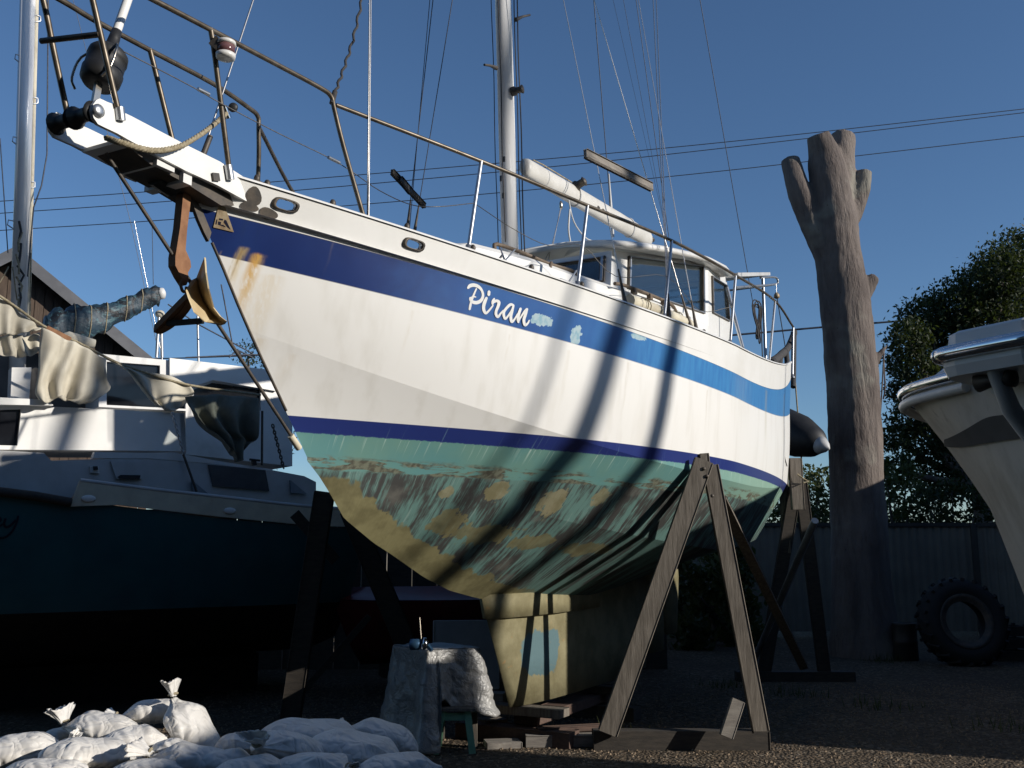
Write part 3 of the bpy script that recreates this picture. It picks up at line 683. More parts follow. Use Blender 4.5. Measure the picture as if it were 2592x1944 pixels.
Y(MB().tube([bl(395, 440, -0.02), bl(440, 470, -0.02)], 0.07, 12), 'anchor_roller', 'black_plastic')
for (x, y) in [(326, 276), (310, 262)]:
    pass
def socket(x0, y0, x1, y1, b=0.185):
    Y(MB().tube([bl(x0, y0, b), bl(x1, y1, b)], 0.024, 10), 'rail_socket', 'dull_alloy')
socket(302, 272, 306, 305, 0.18); socket(577, 418, 583, 455, 0.185)
for (x, y) in [(545, 448)]: Y(MB().bar(bl(x, y - 10, 0.18), bl(x + 3, y + 10, 0.18), 0.05, 0.012, AFT), 'patch_plate', 'dark_steel')

# pulpit and rails (photo port side, mirrored to starboard)
port_rails = [
    ('pulpit_rail', [bl(196, -150, 0.165), bl(232, -10, 0.17), bl(255, 90, 0.175), bl(297, 272, 0.18)]),
    ('pulpit_top_rail', [bl(120, -140, 0.18), bl(300, -45, 0.2), bl(385, -2, 0.22), bl(535, 76, 0.24), bl(700, 163, 0.26), bl(810, 222, 0.30), bl(838, 244, 0.31), bl(846, 275, 0.32), bl(870, 372, 0.36), bl(921, 551, 0.46)]),
    ('pulpit_stanchion', [bl(533, 72, 0.24), bl(545, 150, 0.23), bl(579, 422, 0.185)]),
]
for nm, pts in port_rails: rail(nm, pts, 0.0155, smooth=4); rail(nm, [mir(p) for p in pts], 0.0155, smooth=4)
bs_ = lambda px, py: b_sheer(solve(px, py, b_sheer)[0])
rail_px = [(851, 266), (1218, 408), (1487, 520), (1700, 609), (1862, 697), (1962, 762), (2008, 828)]
base_px = [None, (1185, 634), (1462, 725), (1681, 806), (1848, 871), (1947, 919), (2006, 955)]
rb = [0.33] + [bs_(*p) - 0.03 for p in base_px[1:]]
rb[-1] = 1.42; rb[-2] = 1.52
rp = [bl(x, y, b) for (x, y), b in zip(rail_px, rb)]
rail('guard_rail', rp, 0.0145, smooth=5); rail('guard_rail', [mir(p) for p in rp], 0.0145, smooth=5)
for k in range(1, 7):
    q = bl(*base_px[k], rb[k])
    for sd in (0, 1):
        a, c = (rp[k], q) if sd == 0 else (mir(rp[k]), mir(q))
        rail('stanchion', [a, c], 0.0145, 'dull_alloy')
        Y(MB().lathe(c - UPV * 0.01, UPV, [(0.032, 0), (0.032, 0.012), (0.02, 0.02), (0.018, 0.05)], 10), 'stanchion_base', 'dull_alloy')
rail('pulpit_crossbar', [bl(104, 104, -0.17), bl(252, 87, 0.175)], 0.0155)
low = [bl(312, 130, 0.2), bl(420, 185, 0.21), bl(505, 230, 0.22), bl(560, 262, 0.23), bl(700, 335, 0.28), bl(830, 398, 0.33), bl(893, 436, 0.37), bl(960, 482, 0.5), bl(1040, 518, 0.68), bl(1110, 523, 0.82), bl(1200, 514, rb[1])]
rail('lifeline', low, 0.0032, 'dull_wire', smooth=4, seg=5)
rail('lifeline', [bl(1200, 514, rb[1]), bl(1300, 580, 1.05), bl(1390, 622, 1.12), bl(1475, 622, rb[2]), bl(1560, 700, 1.35), bl(1690, 700, rb[3]), bl(1770, 786, 1.5), bl(1855, 776, rb[4])], 0.003, 'dull_wire', smooth=4, seg=5)
for (x, y, b) in [(515, 232, 0.22), (845, 405, 0.34)]:
    Y(MB().tube([bl(x - 14, y - 7, b), bl(x + 14, y + 7, b)], 0.011, 6), 'rigging_screw', 'dull_alloy')

# furler drum, forestays, bobstay, whisker rope, navigation light
fs0 = bl(243, 232, 0.0); fs1 = bl(291, 92, 0.0); fdir = (fs1 - fs0).normalized()
drm = fs0 + fdir * 0.10
Y(MB().lathe(drm, fdir, [(0.02, -0.06), (0.08, -0.055), (0.10, -0.03), (0.104, 0.025), (0.098, 0.03), (0.098, 0.10), (0.103, 0.105), (0.10, 0.14), (0.085, 0.16), (0.035, 0.17), (0.03, 0.24), (0.026, 0.30)], 26), 'furling_drum', 'black_plastic')
rail('drum_cage', [drm + fdir * -0.06 + PORT * -0.14 - AFT * 0.03, drm - fdir * 0.0 + PORT * -0.15 - AFT * .06, drm + fdir * 0.13 + PORT * -0.13 - AFT * .06, drm + fdir * 0.20 - PORT * 0.05], 0.007, 'stainless', smooth=4)
rail('drum_cage', [drm + fdir * -0.06 + PORT * 0.10 - AFT * 0.06, drm + PORT * 0.13 - AFT * .05, drm + fdir * 0.13 + PORT * 0.13 - AFT * .05, drm + fdir * 0.20 + PORT * 0.04], 0.007, 'stainless', smooth=4)
rail('forestay_foil', [drm + fdir * 0.3, bl(323, 0, 0.0), bl(323, 0, 0.0) + (bl(323, 0, 0.0) - fs1).normalized() * 4], 0.024, 'white_paint')
Y(MB().bar(bl(240, 262, 0.01), bl(250, 205, 0.01), 0.035, 0.02, AFT), 'stay_toggle', 'stainless')
def ray_ext(a, b, ext): return b + (b - a).normalized() * ext
def stay(name, p_low, p_high, r=0.005, mat='wire', ext=4.0):
    return rail(name, [p_low, ray_ext(p_low, p_high, ext)], r, mat, seg=6)
stay('inner_forestay', bl(516, 380, 0.0), bl(641, 0, 0.0), 0.006)
Y(MB().tube([bl(514, 392, 0.0), bl(532, 345, 0.0)], 0.017, 8), 'rigging_screw', 'dark_steel')
stay('bobstay', bl(747, 1118, 0.0), bl(268, 388, 0.0), 0.011, 'dark_steel', 0.0)
Y(MB().tube([bl(735, 1102, 0.0), bl(757, 1135, 0.0)], 0.022, 8), 'bobstay_fitting', 'cream_paint')
rp_ = [bl(268, 348, 0.12), bl(310, 362, 0.2), bl(385, 381, 0.22), bl(450, 372, 0.22), bl(505, 342, 0.18), bl(545, 312, 0.1), bl(575, 285, 0.05)]
wr = catmull(rp_, 8); w3 = []
for j in range(3):
    mb = MB(); q = []
    for i, p in enumerate(catmull(rp_, 22)):
        a = i * 0.75 + j * 2.094; q.append(p + PORT * 0.0085 * math.cos(a) + UPV * 0.0085 * math.sin(a))
    Y(mb.tube(q, 0.0095, 6), 'rope_strand', 'rope_tan')
Y(MB().tube([bl(566, 268, 0.05), bl(578, 300, 0.05)], 0.02, 8), 'snap_shackle', 'chrome'); Y(MB().ell(bl(590, 272, 0.06), (0.03, 0.02, 0.03)), 'block', 'black_plastic')
nl = bl(572, 127, 0.30)
lamp = Y(MB().lathe(nl - UPV * 0.055, UPV, [(0.03, 0), (0.052, 0.006), (0.055, 0.03), (0.048, 0.03), (0.048, 0.085), (0.055, 0.085), (0.052, 0.105), (0.03, 0.115)], 20), 'navigation_lamp', 'white_gel')
Y(MB().lathe(nl - UPV * 0.022, UPV, [(0.0495, 0), (0.0495, 0.048)], 20), 'lamp_lens', 'lamp_lens', lamp)
Y(MB().bar(bl(541, 105, 0.245), bl(562, 122, 0.29), 0.06, 0.05, UPV), 'lamp_bracket', 'dark_steel', lamp)

# mast with track, steps, halyards and winch
mz0 = bl(1290, 622, 0.0); mz1 = bl(1272, -20, 0.0); md = (mz1 - mz0).normalized()
mtop = mz0 + md * 11.0
ms = MB(); x_, y_ = AFT, PORT
def oval(c, a, b, n=20): return [c + AFT * (a * math.cos(t)) + PORT * (b * math.sin(t)) for t in [2 * math.pi * j / n for j in range(n)]]
ms.loft([oval(mz0 - md * 0.25, 0.095, 0.068), oval(mtop, 0.095, 0.068)], True, True, smooth=True); mast = Y(ms, 'mast', 'mast_alloy')
trk = MB()
for off, w in ((0.115, 0.022), (0.15, 0.016)): trk.bar(mz0 + AFT * off + md * (-0.1), mtop + AFT * off, w * 1.6, w, AFT)
Y(trk, 'sail_track', 'white_gel', mast)
for off, pb, r, mt in ((0.20, 0.02, 0.006, 'rope_dark'), (0.185, -0.03, 0.006, 'rope_tan'), (-0.125, 0.02, 0.006, 'rope_dark'), (-0.135, -0.05, 0.005, 'dark_wire'), (0.225, 0.04, 0.007, 'rope_dark')):
    h = [mz0 + AFT * (off + 0.008 * math.sin(i * 1.7 + off * 40)) + PORT * pb + md * (i * 0.4) for i in range(16)]
    rail('halyard', h, r, mt, mast, smooth=2, seg=6)
for (x, y, x2, y2) in [(1305, 44, 1341, 38), (1256, 166, 1226, 164)]:
    Y(MB().tube([bl(x, y + 6, 0.04), bl((x + x2) / 2, (y + y2) / 2 + 1, 0.06), bl(x2, y2, 0.06)], [0.022, 0.012, 0.011], 8), 'mast_step', 'dark_steel', mast)
Y(MB().lathe(bl(1296, 232, 0.075), PORT, [(0.045, 0), (0.045, 0.03), (0.03, 0.05), (0.03, 0.09), (0.042, 0.11)], 14), 'mast_winch', 'dark_steel', mast)
for (x, y) in [(1276, 403), (1268, 452), (1274, 495)]: Y(MB().box(bl(x, y, 0.072), (0.012, 0.02, 0.05), R(90) - PSI), 'mast_fitting', 'dark_steel', mast)

# boom
b0 = bl(1326, 421, 0.0); b1 = bl(1642, 606, 0.0); bd = (b1 - b0)
bm = MB(); upb = UPV - bd.normalized() * bd.normalized().z
bm.loft([[b0 + bd * t + PORT * (rr * 0.62 * math.cos(a)) + UPV * (rr * math.sin(a)) for a in [2 * math.pi * j / 18 for j in range(18)]] for t, rr in ((0, 0.08), (0.02, 0.098), (0.3, 0.11), (0.7, 0.118), (0.98, 0.11), (1.0, 0.09))], True, True, smooth=True)
boom = Y(bm, 'boom', 'boom_white')
wb_ = b0 + bd * 0.33 + UPV * 0.09; Y(MB().lathe(wb_ + PORT * 0.02, PORT + UPV * 0.4, [(0.06, 0), (0.06, 0.03), (0.042, 0.05), (0.042, 0.10), (0.055, 0.12), (0.02, 0.14)], 16), 'boom_winch', 'dark_steel', boom)
for t in (0.34, 0.80): Y(MB().tube([b0 + bd * t + PORT * (0.075 * math.cos(a)) + UPV * (0.118 * math.sin(a)) for a in [2 * math.pi * j / 16 for j in range(17)]], 0.012, 6), 'boom_band', 'grey_white', boom)
for t in (0.48, 0.52, 0.56): Y(MB().box(b0 + bd * t + PORT * 0.068 - UPV * 0.02, (0.05, 0.02, 0.02), R(90) - PSI), 'boom_cleat', 'dark_steel', boom)
for dz in (-0.03, 0.0, 0.03): Y(MB().lathe(b1 + PORT * (dz + 0.0) - bd.normalized() * 0.02, bd, [(0.03, 0), (0.035, 0.04), (0.03, 0.09)], 10), 'reefing_sheave', 'dark_steel', boom)
rail('reef_line', [b0 + bd * t + UPV * (0.113 if t > .05 else .1) + PORT * 0.03 for t in (0.04, 0.1, 0.2, 0.3)], 0.007, 'rope_tan', boom)
vb = bl(1420, 520, 0.02)
rail('vang_tackle', [vb, bl(1400, 620, 0.03), bl(1378, 660, 0.03)], 0.005, 'wire'); rail('vang_tackle', [vb + AFT * 0.02, bl(1386, 665, 0.05)], 0.005, 'wire'); Y(MB().ell(vb, (0.02, 0.025, 0.05)), 'vang_block', 'stainless')
rail('cable_loop', [bl(1438, 500, 0.02), bl(1452, 560, 0.03), bl(1480, 600, 0.05), bl(1505, 612, 0.05)], 0.008, 'grey_white', smooth=4)
rail('cable_loop', [bl(1442, 530, 0.02), bl(1439, 580, 0.02), bl(1444, 615, 0.02)], 0.010, 'grey_white', smooth=4)

# standing rigging
mtp = lambda z: mz0 + md * (z - mz0.z) / md.z
def shroud(name, base, top_px, base_b, top_b, r=0.0045, mat='wire', ext=3.5, screw=True):
    p = bl(*base, base_b); q = bl(*top_px, top_b); stay(name, p, q, r, mat, ext)
    if screw:
        d = (q - p).normalized(); Y(MB().tube([p, p + d * 0.10, p + d * 0.30], [0.02, 0.014, 0.007], 8), 'rigging_screw', 'dark_steel')
shroud('shroud', (1583, 770), (1426, 0), 1.38, 0.86); shroud('shroud', (1692, 806), (1653, 0), 1.50, 0.55, 0.0055); shroud('shroud', (1694, 806), (1661, 0), 1.52, 0.62, 0.0055)
shroud('shroud', (1748, 826), (1504, 0), 1.55, 0.9); shroud('shroud', (1763, 836), (1616, 0), 1.57, 0.95)
shroud('shroud', (930, 553), (935, 0), 0.48, 0.40, 0.0055, screw=False); shroud('shroud', (933, 553), (939, 0), 0.49, 0.40, 0.0045, screw=False)
shroud('starboard_shroud', (1031, 580), (1096, 0), -1.3, -0.8, 0.005, 'dark_wire'); shroud('starboard_shroud', (1049, 588), (1145, 0), -1.35, -0.8, 0.005, 'dark_wire'); shroud('starboard_shroud', (1036, 586), (1088, 0), -1.25, -0.8, 0.004, 'dark_wire', screw=False)
stay('runner', bl(1545, 520, -0.3), bl(1503, 0, -0.2), 0.006, 'dark_wire'); Y(MB().tube([bl(1552, 600, -0.3), bl(1546, 525, -0.3), bl(1541, 440, -0.3)], [0.016, 0.022, 0.008], 8), 'runner_screw', 'grey_white')
stay('topping_lift', bl(1693, 600, -0.1), bl(1610, 0, -0.2), 0.005, 'dark_wire'); stay('topping_lift', bl(1690, 610, -0.4), bl(1578, 0, -0.4), 0.003, 'dark_wire'); stay('flag_halyard', bl(1680, 560, -0.7), bl(1552, 0, -0.5), 0.0022, 'dark_wire')
stay('backstay', bl(1915, 820, 0.4), bl(1772, 0, 0.25), 0.006, 'dark_wire')
ch = catmull([bl(843, 248, 0.31), bl(868, 180, 0.30), bl(895, 95, 0.27), bl(918, -10, 0.22)], 12)
q = [p + PORT * 0.008 * math.cos(i * 1.4) + AFT * 0.008 * math.sin(i * 1.4) for i, p in enumerate(ch)]; rail('knotted_line', q, 0.009, 'rope_dark'); rail('knotted_line', [bl(840, 262, 0.31), bl(848, 232, 0.31)], 0.018, 'rope_dark')
Y(MB().bar(bl(1481, 388, 1.25), bl(1650, 474, 1.42), 0.085, 0.05, UPV, bev=0.012), 'shroud_plank', 'grey_wood')
Y(MB().bar(bl(992, 434, -1.0), bl(1075, 522, -1.05), 0.07, 0.05, UPV, bev=0.012), 'shroud_plank', 'dark_wood')
Y(MB().bar(bl(1012, 452, -0.97), bl(1040, 486, -0.97), 0.08, 0.05, UPV, bev=0.012), 'plank_lashing', 'black_plastic')

# cabin trunk and pilothouse
def trunk(sec, name):      # sec: list of (s, half breadth bottom, half breadth top, z bottom, z top)
    mb = MB(); rings = []
    for s, bb, bt, z0, z1 in sec:
        rings.append([B(s, bb, z0), B(s, bt + 0.03, z1 - 0.05), B(s, bt - 0.03, z1), B(s, bt * 0.5, z1 + 0.03), B(s, -bt * 0.5, z1 + 0.03), B(s, -bt + 0.03, z1), B(s, -bt - 0.03, z1 - 0.05), B(s, -bb, z0)])
    mb.loft(rings, False, False); mb.add(rings[0], [tuple(range(8))]); mb.add(rings[-1], [tuple(range(7, -1, -1))]); return Y(mb, name, 'white_paint')
def tz(px, py, b): return sbz(bl(px, py, b))
tA, tB, tC, tD = tz(1200, 613, 0.55), tz(1330, 648, 0.78), tz(1500, 703, 1.02), tz(1690, 768, 1.22)
trunk([(tA[0] - 0.25, 0.5, 0.42, 3.35, tA[2] - 0.10), (tA[0], 0.62, 0.55, 3.35, tA[2]), (tB[0], 0.9, 0.80, 3.3, tB[2]), (tC[0], 1.12, 1.02, 3.3, tC[2]), (tD[0], 1.30, 1.22, 3.3, tD[2]), (1.9, 1.34, 1.26, 3.3, tD[2] + 0.05), (3.4, 1.2, 1.1, 3.3, tD[2] - 0.05)], 'cabin_trunk')
hr = [bl(1252, 632, 0.62), bl(1258, 618, 0.62), bl(1330, 643, 0.74), bl(1390, 668, 0.84), bl(1440, 683, 0.92), bl(1455, 690, 0.95), bl(1460, 702, 0.97)]
rail('grab_rail', hr, 0.016, 'teak', smooth=3); rail('grab_rail_post', [bl(1265, 628, 0.63), bl(1278, 660, 0.75)], 0.009, 'dull_alloy'); rail('grab_rail_post', [bl(1395, 665, 0.85), bl(1392, 680, 0.88)], 0.014, 'teak')
rail('grab_rail', [bl(1556, 718, 1.14), bl(1580, 722, 1.15), bl(1660, 752, 1.21), bl(1700, 772, 1.25), bl(1712, 790, 1.26)], 0.016, 'teak', smooth=3)
for x, y, b in ((1605, 733, 1.17), (1645, 748, 1.2), (1680, 764, 1.23)): Y(MB().box(bl(x, y + 4, b), (0.07, 0.035, 0.045), R(90) - PSI), 'grab_rail_block', 'teak')
for (x0, y0, x1, y1, b) in [(1247, 652, 1306, 672, 0.80), (1415, 706, 1462, 725, 1.08)]:
    Y(MB().bar(bl(x0, y0 + 2, b), bl(x1, y1 + 2, b), 0.022, 0.03, UPV), 'deck_track', 'dull_alloy'); rail('track_strut', [bl((x0 + x1) / 2, (y0 + y1) / 2, b), bl(x1 - 3, y1 - 40, b)], 0.007, 'dull_alloy')
fb = bl(1592, 772, 1.36); fa = bl(1745, 826, 1.5)
fd = Y(MB().tube([bl(1592, 762, 1.36), bl(1670, 790, 1.43), bl(1742, 822, 1.5)], 0.055, 12), 'fender', 'cream_paint')
for x, y in [(1625, 772), (1632, 776), (1706, 803), (1714, 806)]: Y(MB().tube([bl(x, y, 1.42) + PORT * (0.058 * math.cos(a)) + UPV * (0.058 * math.sin(a)) for a in [2 * math.pi * j / 12 for j in range(13)]], 0.005, 5), 'fender_lashing', 'rope_tan', fd)

GLZ = []
def wall(c4, wins, name, thick, mat='white_paint', frame_w=0.035):
    # c4: corners BL, BR, TR, TL; wins: (u0,u1,v0,v1)
    P = lambda u, v: (c4[0].lerp(c4[1], u)).lerp(c4[3].lerp(c4[2], u), v)
    hl = [[P(u0, v0), P(u1, v0), P(u1, v1), P(u0, v1)] for u0, u1, v0, v1 in wins]
    n = (c4[1] - c4[0]).cross(c4[3] - c4[0]).normalized(); mid = sum(c4, Vector()) / 4
    out = n if (mid - B(1.2, 0, 4.2)).dot(n) > 0 else -n
    w = Y(MB().plate(c4, hl, -out * thick), name, mat)
    for h in hl:
        c = sum(h, Vector()) / 4
        f = MB(); ou = [p + (p - c).normalized() * 0.028 + out * 0.001 for p in h]; inn = [p - (p - c).normalized() * 0.024 + out * 0.001 for p in h]
        f.plate(ou, [inn], out * 0.018); fo = Y(f, 'window_frame', 'dark_steel' if name != 'aft_wall' else 'grey_white', w)
        f2 = MB(); ou2 = [p + (p - c).normalized() * 0.012 + out * 0.0195 for p in h]; in2 = [p - (p - c).normalized() * 0.012 + out * 0.0195 for p in h]; f2.plate(ou2, [in2], out * 0.006); Y(f2, 'window_bead', 'dull_alloy', w)
        Y(MB().plate(h, (), -out * 0.006), 'window_pane', 'glass', w)
    return w
pf_b, pf_t = bl(1545, 742, 1.05), bl(1549, 634, 1.02)          # port front corner
pa_b, pa_t = bl(1794, 842, 1.26), bl(1792, 660, 1.22)          # port aft corner
pe_b, pe_t = bl(1852, 868, 1.00), bl(1838, 690, 0.98)          # stern corner of the rounded quarter
PHC = [pf_b, pf_t, pa_b, pa_t, pe_b, pe_t]; sf_b, sf_t, sa_b, sa_t, se_b, se_t = [mir(p) for p in PHC]
wall([pf_b, pa_b, pa_t, pf_t], [(0.15, 0.93, 0.24, 0.90)], 'side_wall', 0.05); wall([sf_b, sa_b, sa_t, sf_t], [(0.15, 0.93, 0.24, 0.90)], 'side_wall', 0.05)
wall([sf_b, pf_b, pf_t, sf_t], [(0.04, 0.47, 0.30, 0.86), (0.53, 0.96, 0.30, 0.86)], 'front_wall', 0.05)
wall([pa_b, pe_b, pe_t, pa_t], [(0.15, 0.92, 0.30, 0.80)], 'aft_quarter', 0.04); wall([sa_b, se_b, se_t, sa_t], [(0.15, 0.92, 0.30, 0.80)], 'aft_quarter', 0.04)
wall([pe_b, se_b, se_t, pe_t], [(0.1, 0.4, 0.3, 0.85), (0.6, 0.9, 0.3, 0.85)], 'aft_wall', 0.04)
rt = []          # roof: overhanging curved slab
edge = [(1333, 632, -0.75), (1372, 622, -0.35), (1433, 615, 0.25), (1500, 611, 0.75), (1549, 610, 1.05), (1588, 613, 1.18), (1640, 618, 1.26), (1691, 626, 1.30), (1755, 640, 1.34), (1800, 652, 1.36), (1838, 672, 1.32), (1853, 690, 1.22)]
pe = [bl(x, y, b) for x, y, b in edge if b >= 0.2]; ring = pe + [mir(p) for p in pe[::-1]]
cz = sum(ring, Vector()) / len(ring)
rf = MB()
rf.loft([[p + (cz - p) * 0.05 - UPV * 0.045 for p in ring], [p - UPV * 0.04 for p in ring], [p - UPV * 0.004 for p in ring], [p + (cz - p) * 0.03 + UPV * 0.02 for p in ring], [p + (cz - p) * 0.45 + UPV * 0.07 for p in ring], [p + (cz - p) * 0.9 + UPV * 0.085 for p in ring]], True, True, smooth=True)
roof = Y(rf, 'pilothouse_roof', 'white_gel')
fl = MB(); fl.plate([pf_b - UPV * .1, pa_b - UPV * .15, pe_b - UPV * .15, se_b - UPV * .15, sa_b - UPV * .15, sf_b - UPV * .1], (), -UPV * 0.02); Y(fl, 'wheelhouse_floor', 'dark_interior')
Y(MB().box(B(sbz(pf_b)[0] + 0.3, 0.2, 4.0), (0.3, 1.3, 0.35), R(90) - PSI), 'dashboard', 'dark_interior')
Y(MB().bar(B(1.6, -0.5, 4.0), B(1.6, -0.5, 4.45), 0.5, 0.12, PORT), 'seat_back', 'dark_interior')

# deck bits along the rail
for (x, y) in [(650, 459), (676, 472), (842, 521), (1030, 580), (1197, 634), (1345, 683), (1473, 726), (1782, 845)]:
    b = max(0.05, bs_(x, y) - 0.02); p = bl(x, y, b); Y(MB().ell(p + UPV * 0.015, (0.02, 0.02, 0.028), 8, 6), 'rail_fitting', 'dark_steel'); Y(MB().bar(p + AFT * 0.01, p + AFT * 0.06, 0.012, 0.025, UPV), 'rail_fitting', 'dark_steel')
# stern gantry, pushpit, cockpit gear
gz = [bl(1866, 735, 1.2), bl(1990 - 12, 715, 0.6)]
g1 = [bl(1862, 728, 1.2), bl(1960, 720, 0.7), bl(1969, 712, 0.65), bl(1962, 702, 0.65), bl(1925, 703, 0.8)]
rail('gantry_rail', g1, 0.018, 'dull_alloy', smooth=3); rail('gantry_rail', [mir(p) for p in g1], 0.018, 'dull_alloy', smooth=3)
rail('gantry_rail', [bl(1955, 721, 0.7), mir(bl(1955, 721, 0.7))], 0.018, 'dull_alloy')
Y(MB().plate([bl(1868, 700, 1.15), bl(1950, 697, 0.75), mir(bl(1950, 697, 0.75)), mir(bl(1868, 700, 1.15))], (), UPV * 0.05), 'solar_panel', 'grey_white')
rail('gantry_post', [bl(1840, 728, 1.2), bl(1880, 880, 1.42)], 0.02, 'dull_alloy'); rail('gantry_post', [mir(bl(1840, 728, 1.2)), mir(bl(1880, 880, 1.42))], 0.02, 'dull_alloy')
rail('gantry_post', [bl(1931, 705, 0.8), bl(1938, 908, 0.85)], 0.024, 'dull_alloy'); rail('gantry_post', [mir(bl(1931, 705, 0.8)), mir(bl(1938, 908, 0.85))], 0.024, 'dull_alloy')
hk = bl(1966, 748, 0.7); Y(MB().lathe(hk - UPV * 0.05, UPV, [(0.025, 0), (0.05, 0.02), (0.045, 0.06), (0.02, 0.10)], 12), 'stern_lamp', 'gold_plate'); rail('davit_line', [hk + UPV * 0.2, hk], 0.006, 'wire'); rail('davit_line', [hk, bl(1988, 880, 0.75)], 0.008, 'rope_dark')
for j in range(6):
    c = bl(1918, 800, 0.85) + AFT * (0.03 * j - 0.1) + UPV * (random.uniform(-0.05, 0.05)); rx, rz_ = random.uniform(0.09, 0.14), random.uniform(0.22, 0.32)
    rail('rope_coil', [c + AFT * (rx * math.cos(a)) + PORT * (0.03 * math.sin(a * 2)) + UPV * (rz_ * math.sin(a) - 0.05) for a in [2 * math.pi * i / 18 for i in range(19)]], 0.009, 'rope_dark')
rail('stern_line', [bl(1925, 780, 0.85), bl(1930, 905, 0.9)], 0.008, 'rope_dark')
lash = [bl(1952, 918, 1.45), bl(1975, 900, 1.35), bl(1995, 880, 1.25), bl(2008, 850, 1.2), bl(2011, 838, 1.2)]
rail('lashed_cover', lash, [0.05, 0.055, 0.05, 0.05, 0.055, 0.05, 0.045, 0.05, 0.05, 0.05, 0.05, 0.045, 0.04][:13], 'rope_dark', smooth=3)
for (x0, y0, x1, y1) in [(1976, 905, 1972, 935), (1990, 890, 1996, 955), (2010, 845, 2008, 980)]: rail('pushpit_leg', [bl(x0, y0, 1.3), bl(x1, y1, 1.35)], 0.036, 'rope_dark')
Y(MB().box(bl(1942, 938, 1.57), (0.09, 0.03, 0.12), R(90) - PSI, bev=0.01), 'stern_fairlead', 'rust')
tp = [B(S_END + 0.05, 1.25, 3.6), B(S_END + 0.08, 1.25, 2.4)]; Y(MB().bar(B(S_END + 0.06, 1.30, 3.55), B(S_END + 0.12, 1.28, 1.6), 0.11, 0.06, PORT), 'transom_plank', 'weathered_wood')
rail('stern_rope', [bl(1975, 950, 1.56), bl(1978, 1050, 1.54), bl(1981, 1140, 1.52), bl(1992, 1180, 1.5)], 0.006, 'rope_dark')
# ------------------------------------------------------------------ anchor hanging under the bowsprit
an_loc = bl(470, 740, 0.0); an_loc.z = bl(430, 835, 0).z
anc = thing('anchor', 'rusty plough anchor hanging from the bow roller of the white yacht', 'anchor', an_loc)
sh = MB(); sl = [(481, 468), (487, 475), (484, 500), (474, 580), (470, 632), (482, 660), (484, 676), (476, 690), (478, 708), (472, 722), (458, 700), (444, 672), (444, 650), (456, 575), (464, 490)]
sh.plate([bl(x, y, 0.03) for x, y in sl], (), -PORT * 0.055); sh.build('shank', 'rust', anc)
rd = [(485, 709), (494, 700), (517, 651), (520, 690), (526, 730), (539, 778), (556, 800), (571, 812), (566, 820), (545, 823), (528, 820), (510, 810), (494, 794), (482, 770), (474, 750), (469, 735), (472, 716)]
def fluke_pt(x, y):      # right wing sweeps to port, folding about the ridge
    ridge = np.interp(y, [700, 757, 802, 822], [494, 513, 544, 556]); d = (x - ridge)
    return bl(x, y, 0.02 + (max(0, d) * 0.008 if d > 0 else -d * 0.002))
fk = MB(); cen = [(494, 712), (504, 735), (513, 757), (528, 782), (544, 802)]
# two facets, ridge between them
rw = [(517, 651), (520, 690), (526, 730), (539, 778), (556, 800), (571, 812)]; rg = [(497, 703), (503, 732), (513, 757), (526, 780), (541, 801), (566, 819)]; lw = [(485, 709), (470, 735), (475, 752), (490, 790), (518, 815), (556, 823)]
def thick3(rows, th):
    mb = MB(); f = [[p for p in r] for r in rows]; bk = [[p + AFT * th for p in r] for r in rows]
    mb.loft(f, False, smooth=False); mb.loft(bk, False); ring = f[0] + [r[-1] for r in f[1:-1]] + f[-1][::-1] + [r[0] for r in f[1:-1]][::-1]
    rb_ = [p + AFT * th for p in ring]; mb.loft([ring, rb_], True); return mb
thick3([[fluke_pt(*p) for p in rw], [fluke_pt(*p) for p in rg], [fluke_pt(*p) for p in lw]], 0.012).build('fluke', 'fluke_paint', anc)
lf = catmull([bl(478, 745, 0.0), bl(465, 772, -0.06), bl(440, 802, -0.14), bl(415, 822, -0.2), bl(389, 836, -0.26)], 4)
mb = MB(); mb.loft([[p + UPV * 0.03 for p in lf], [p - UPV * 0.012 for p in lf], [p - UPV * 0.016 + AFT * 0.05 for p in lf], [p + UPV * 0.016 + AFT * 0.05 for p in lf]], True, True); mb.build('fluke', 'rust', anc)
MB().bar(bl(424, 819, -0.18), bl(514, 812, 0.02), 0.028, 0.03, UPV).build('roll_bar', 'dark_steel', anc)
MB().tube(catmull([bl(463, 708, 0.03), bl(458, 722, 0.03), bl(462, 736, 0.03), bl(470, 738, 0.03), bl(472, 726, 0.03)], 4), 0.009, 6).build('shackle', 'rust', anc)

# ------------------------------------------------------------------ left: white-cabin boat with a teal hull
LD = Vector((0.80, 0.60, 0)); LN = Vector((0.60, -0.80, 0)); LP0 = Vector((-4.75, 9.18, 0))
def lp(px, py, d=0.0): return onplane(px, py, LP0 - LN * d, LN)      # d metres behind the hull side
boat2 = thing('cabin_sloop', 'old white cabin sloop with teal hull and torn canvas, left of the striped yacht', 'yacht', (LP0.x + 0.6, LP0.y + 1.8, 0))
def Lb(mb, name, mat, parent=None): return mb.build(name, mat, parent or boat2)
sh_t = [(-420, 1205), (-150, 1228), (0, 1245), (180, 1262), (300, 1281), (420, 1296), (560, 1313), (700, 1326), (830, 1336), (930, 1338)]
hl = MB(); top = [lp(x, y) for x, y in sh_t]
D1 = [p - LN * 0.02 - UPV * 0.30 for p in top]
wlz = lp(300, 1548).z
def taper(i, n): t = i / (n - 1); return 0.25 + 0.75 * max(0, (t - 0.75) / 0.25) ** 1.5
rows = [top]
n_ = len(top)
rows.append([Vector((p.x, p.y, lerp(p.z, wlz, 0.5))) - LN * (0.06 + 0.5 * taper(i, n_) * .3) for i, p in enumerate(top)])
rows.append([Vector((p.x, p.y, wlz)) - LN * (0.16 + 0.5 * taper(i, n_) * .5) for i, p in enumerate(top)])
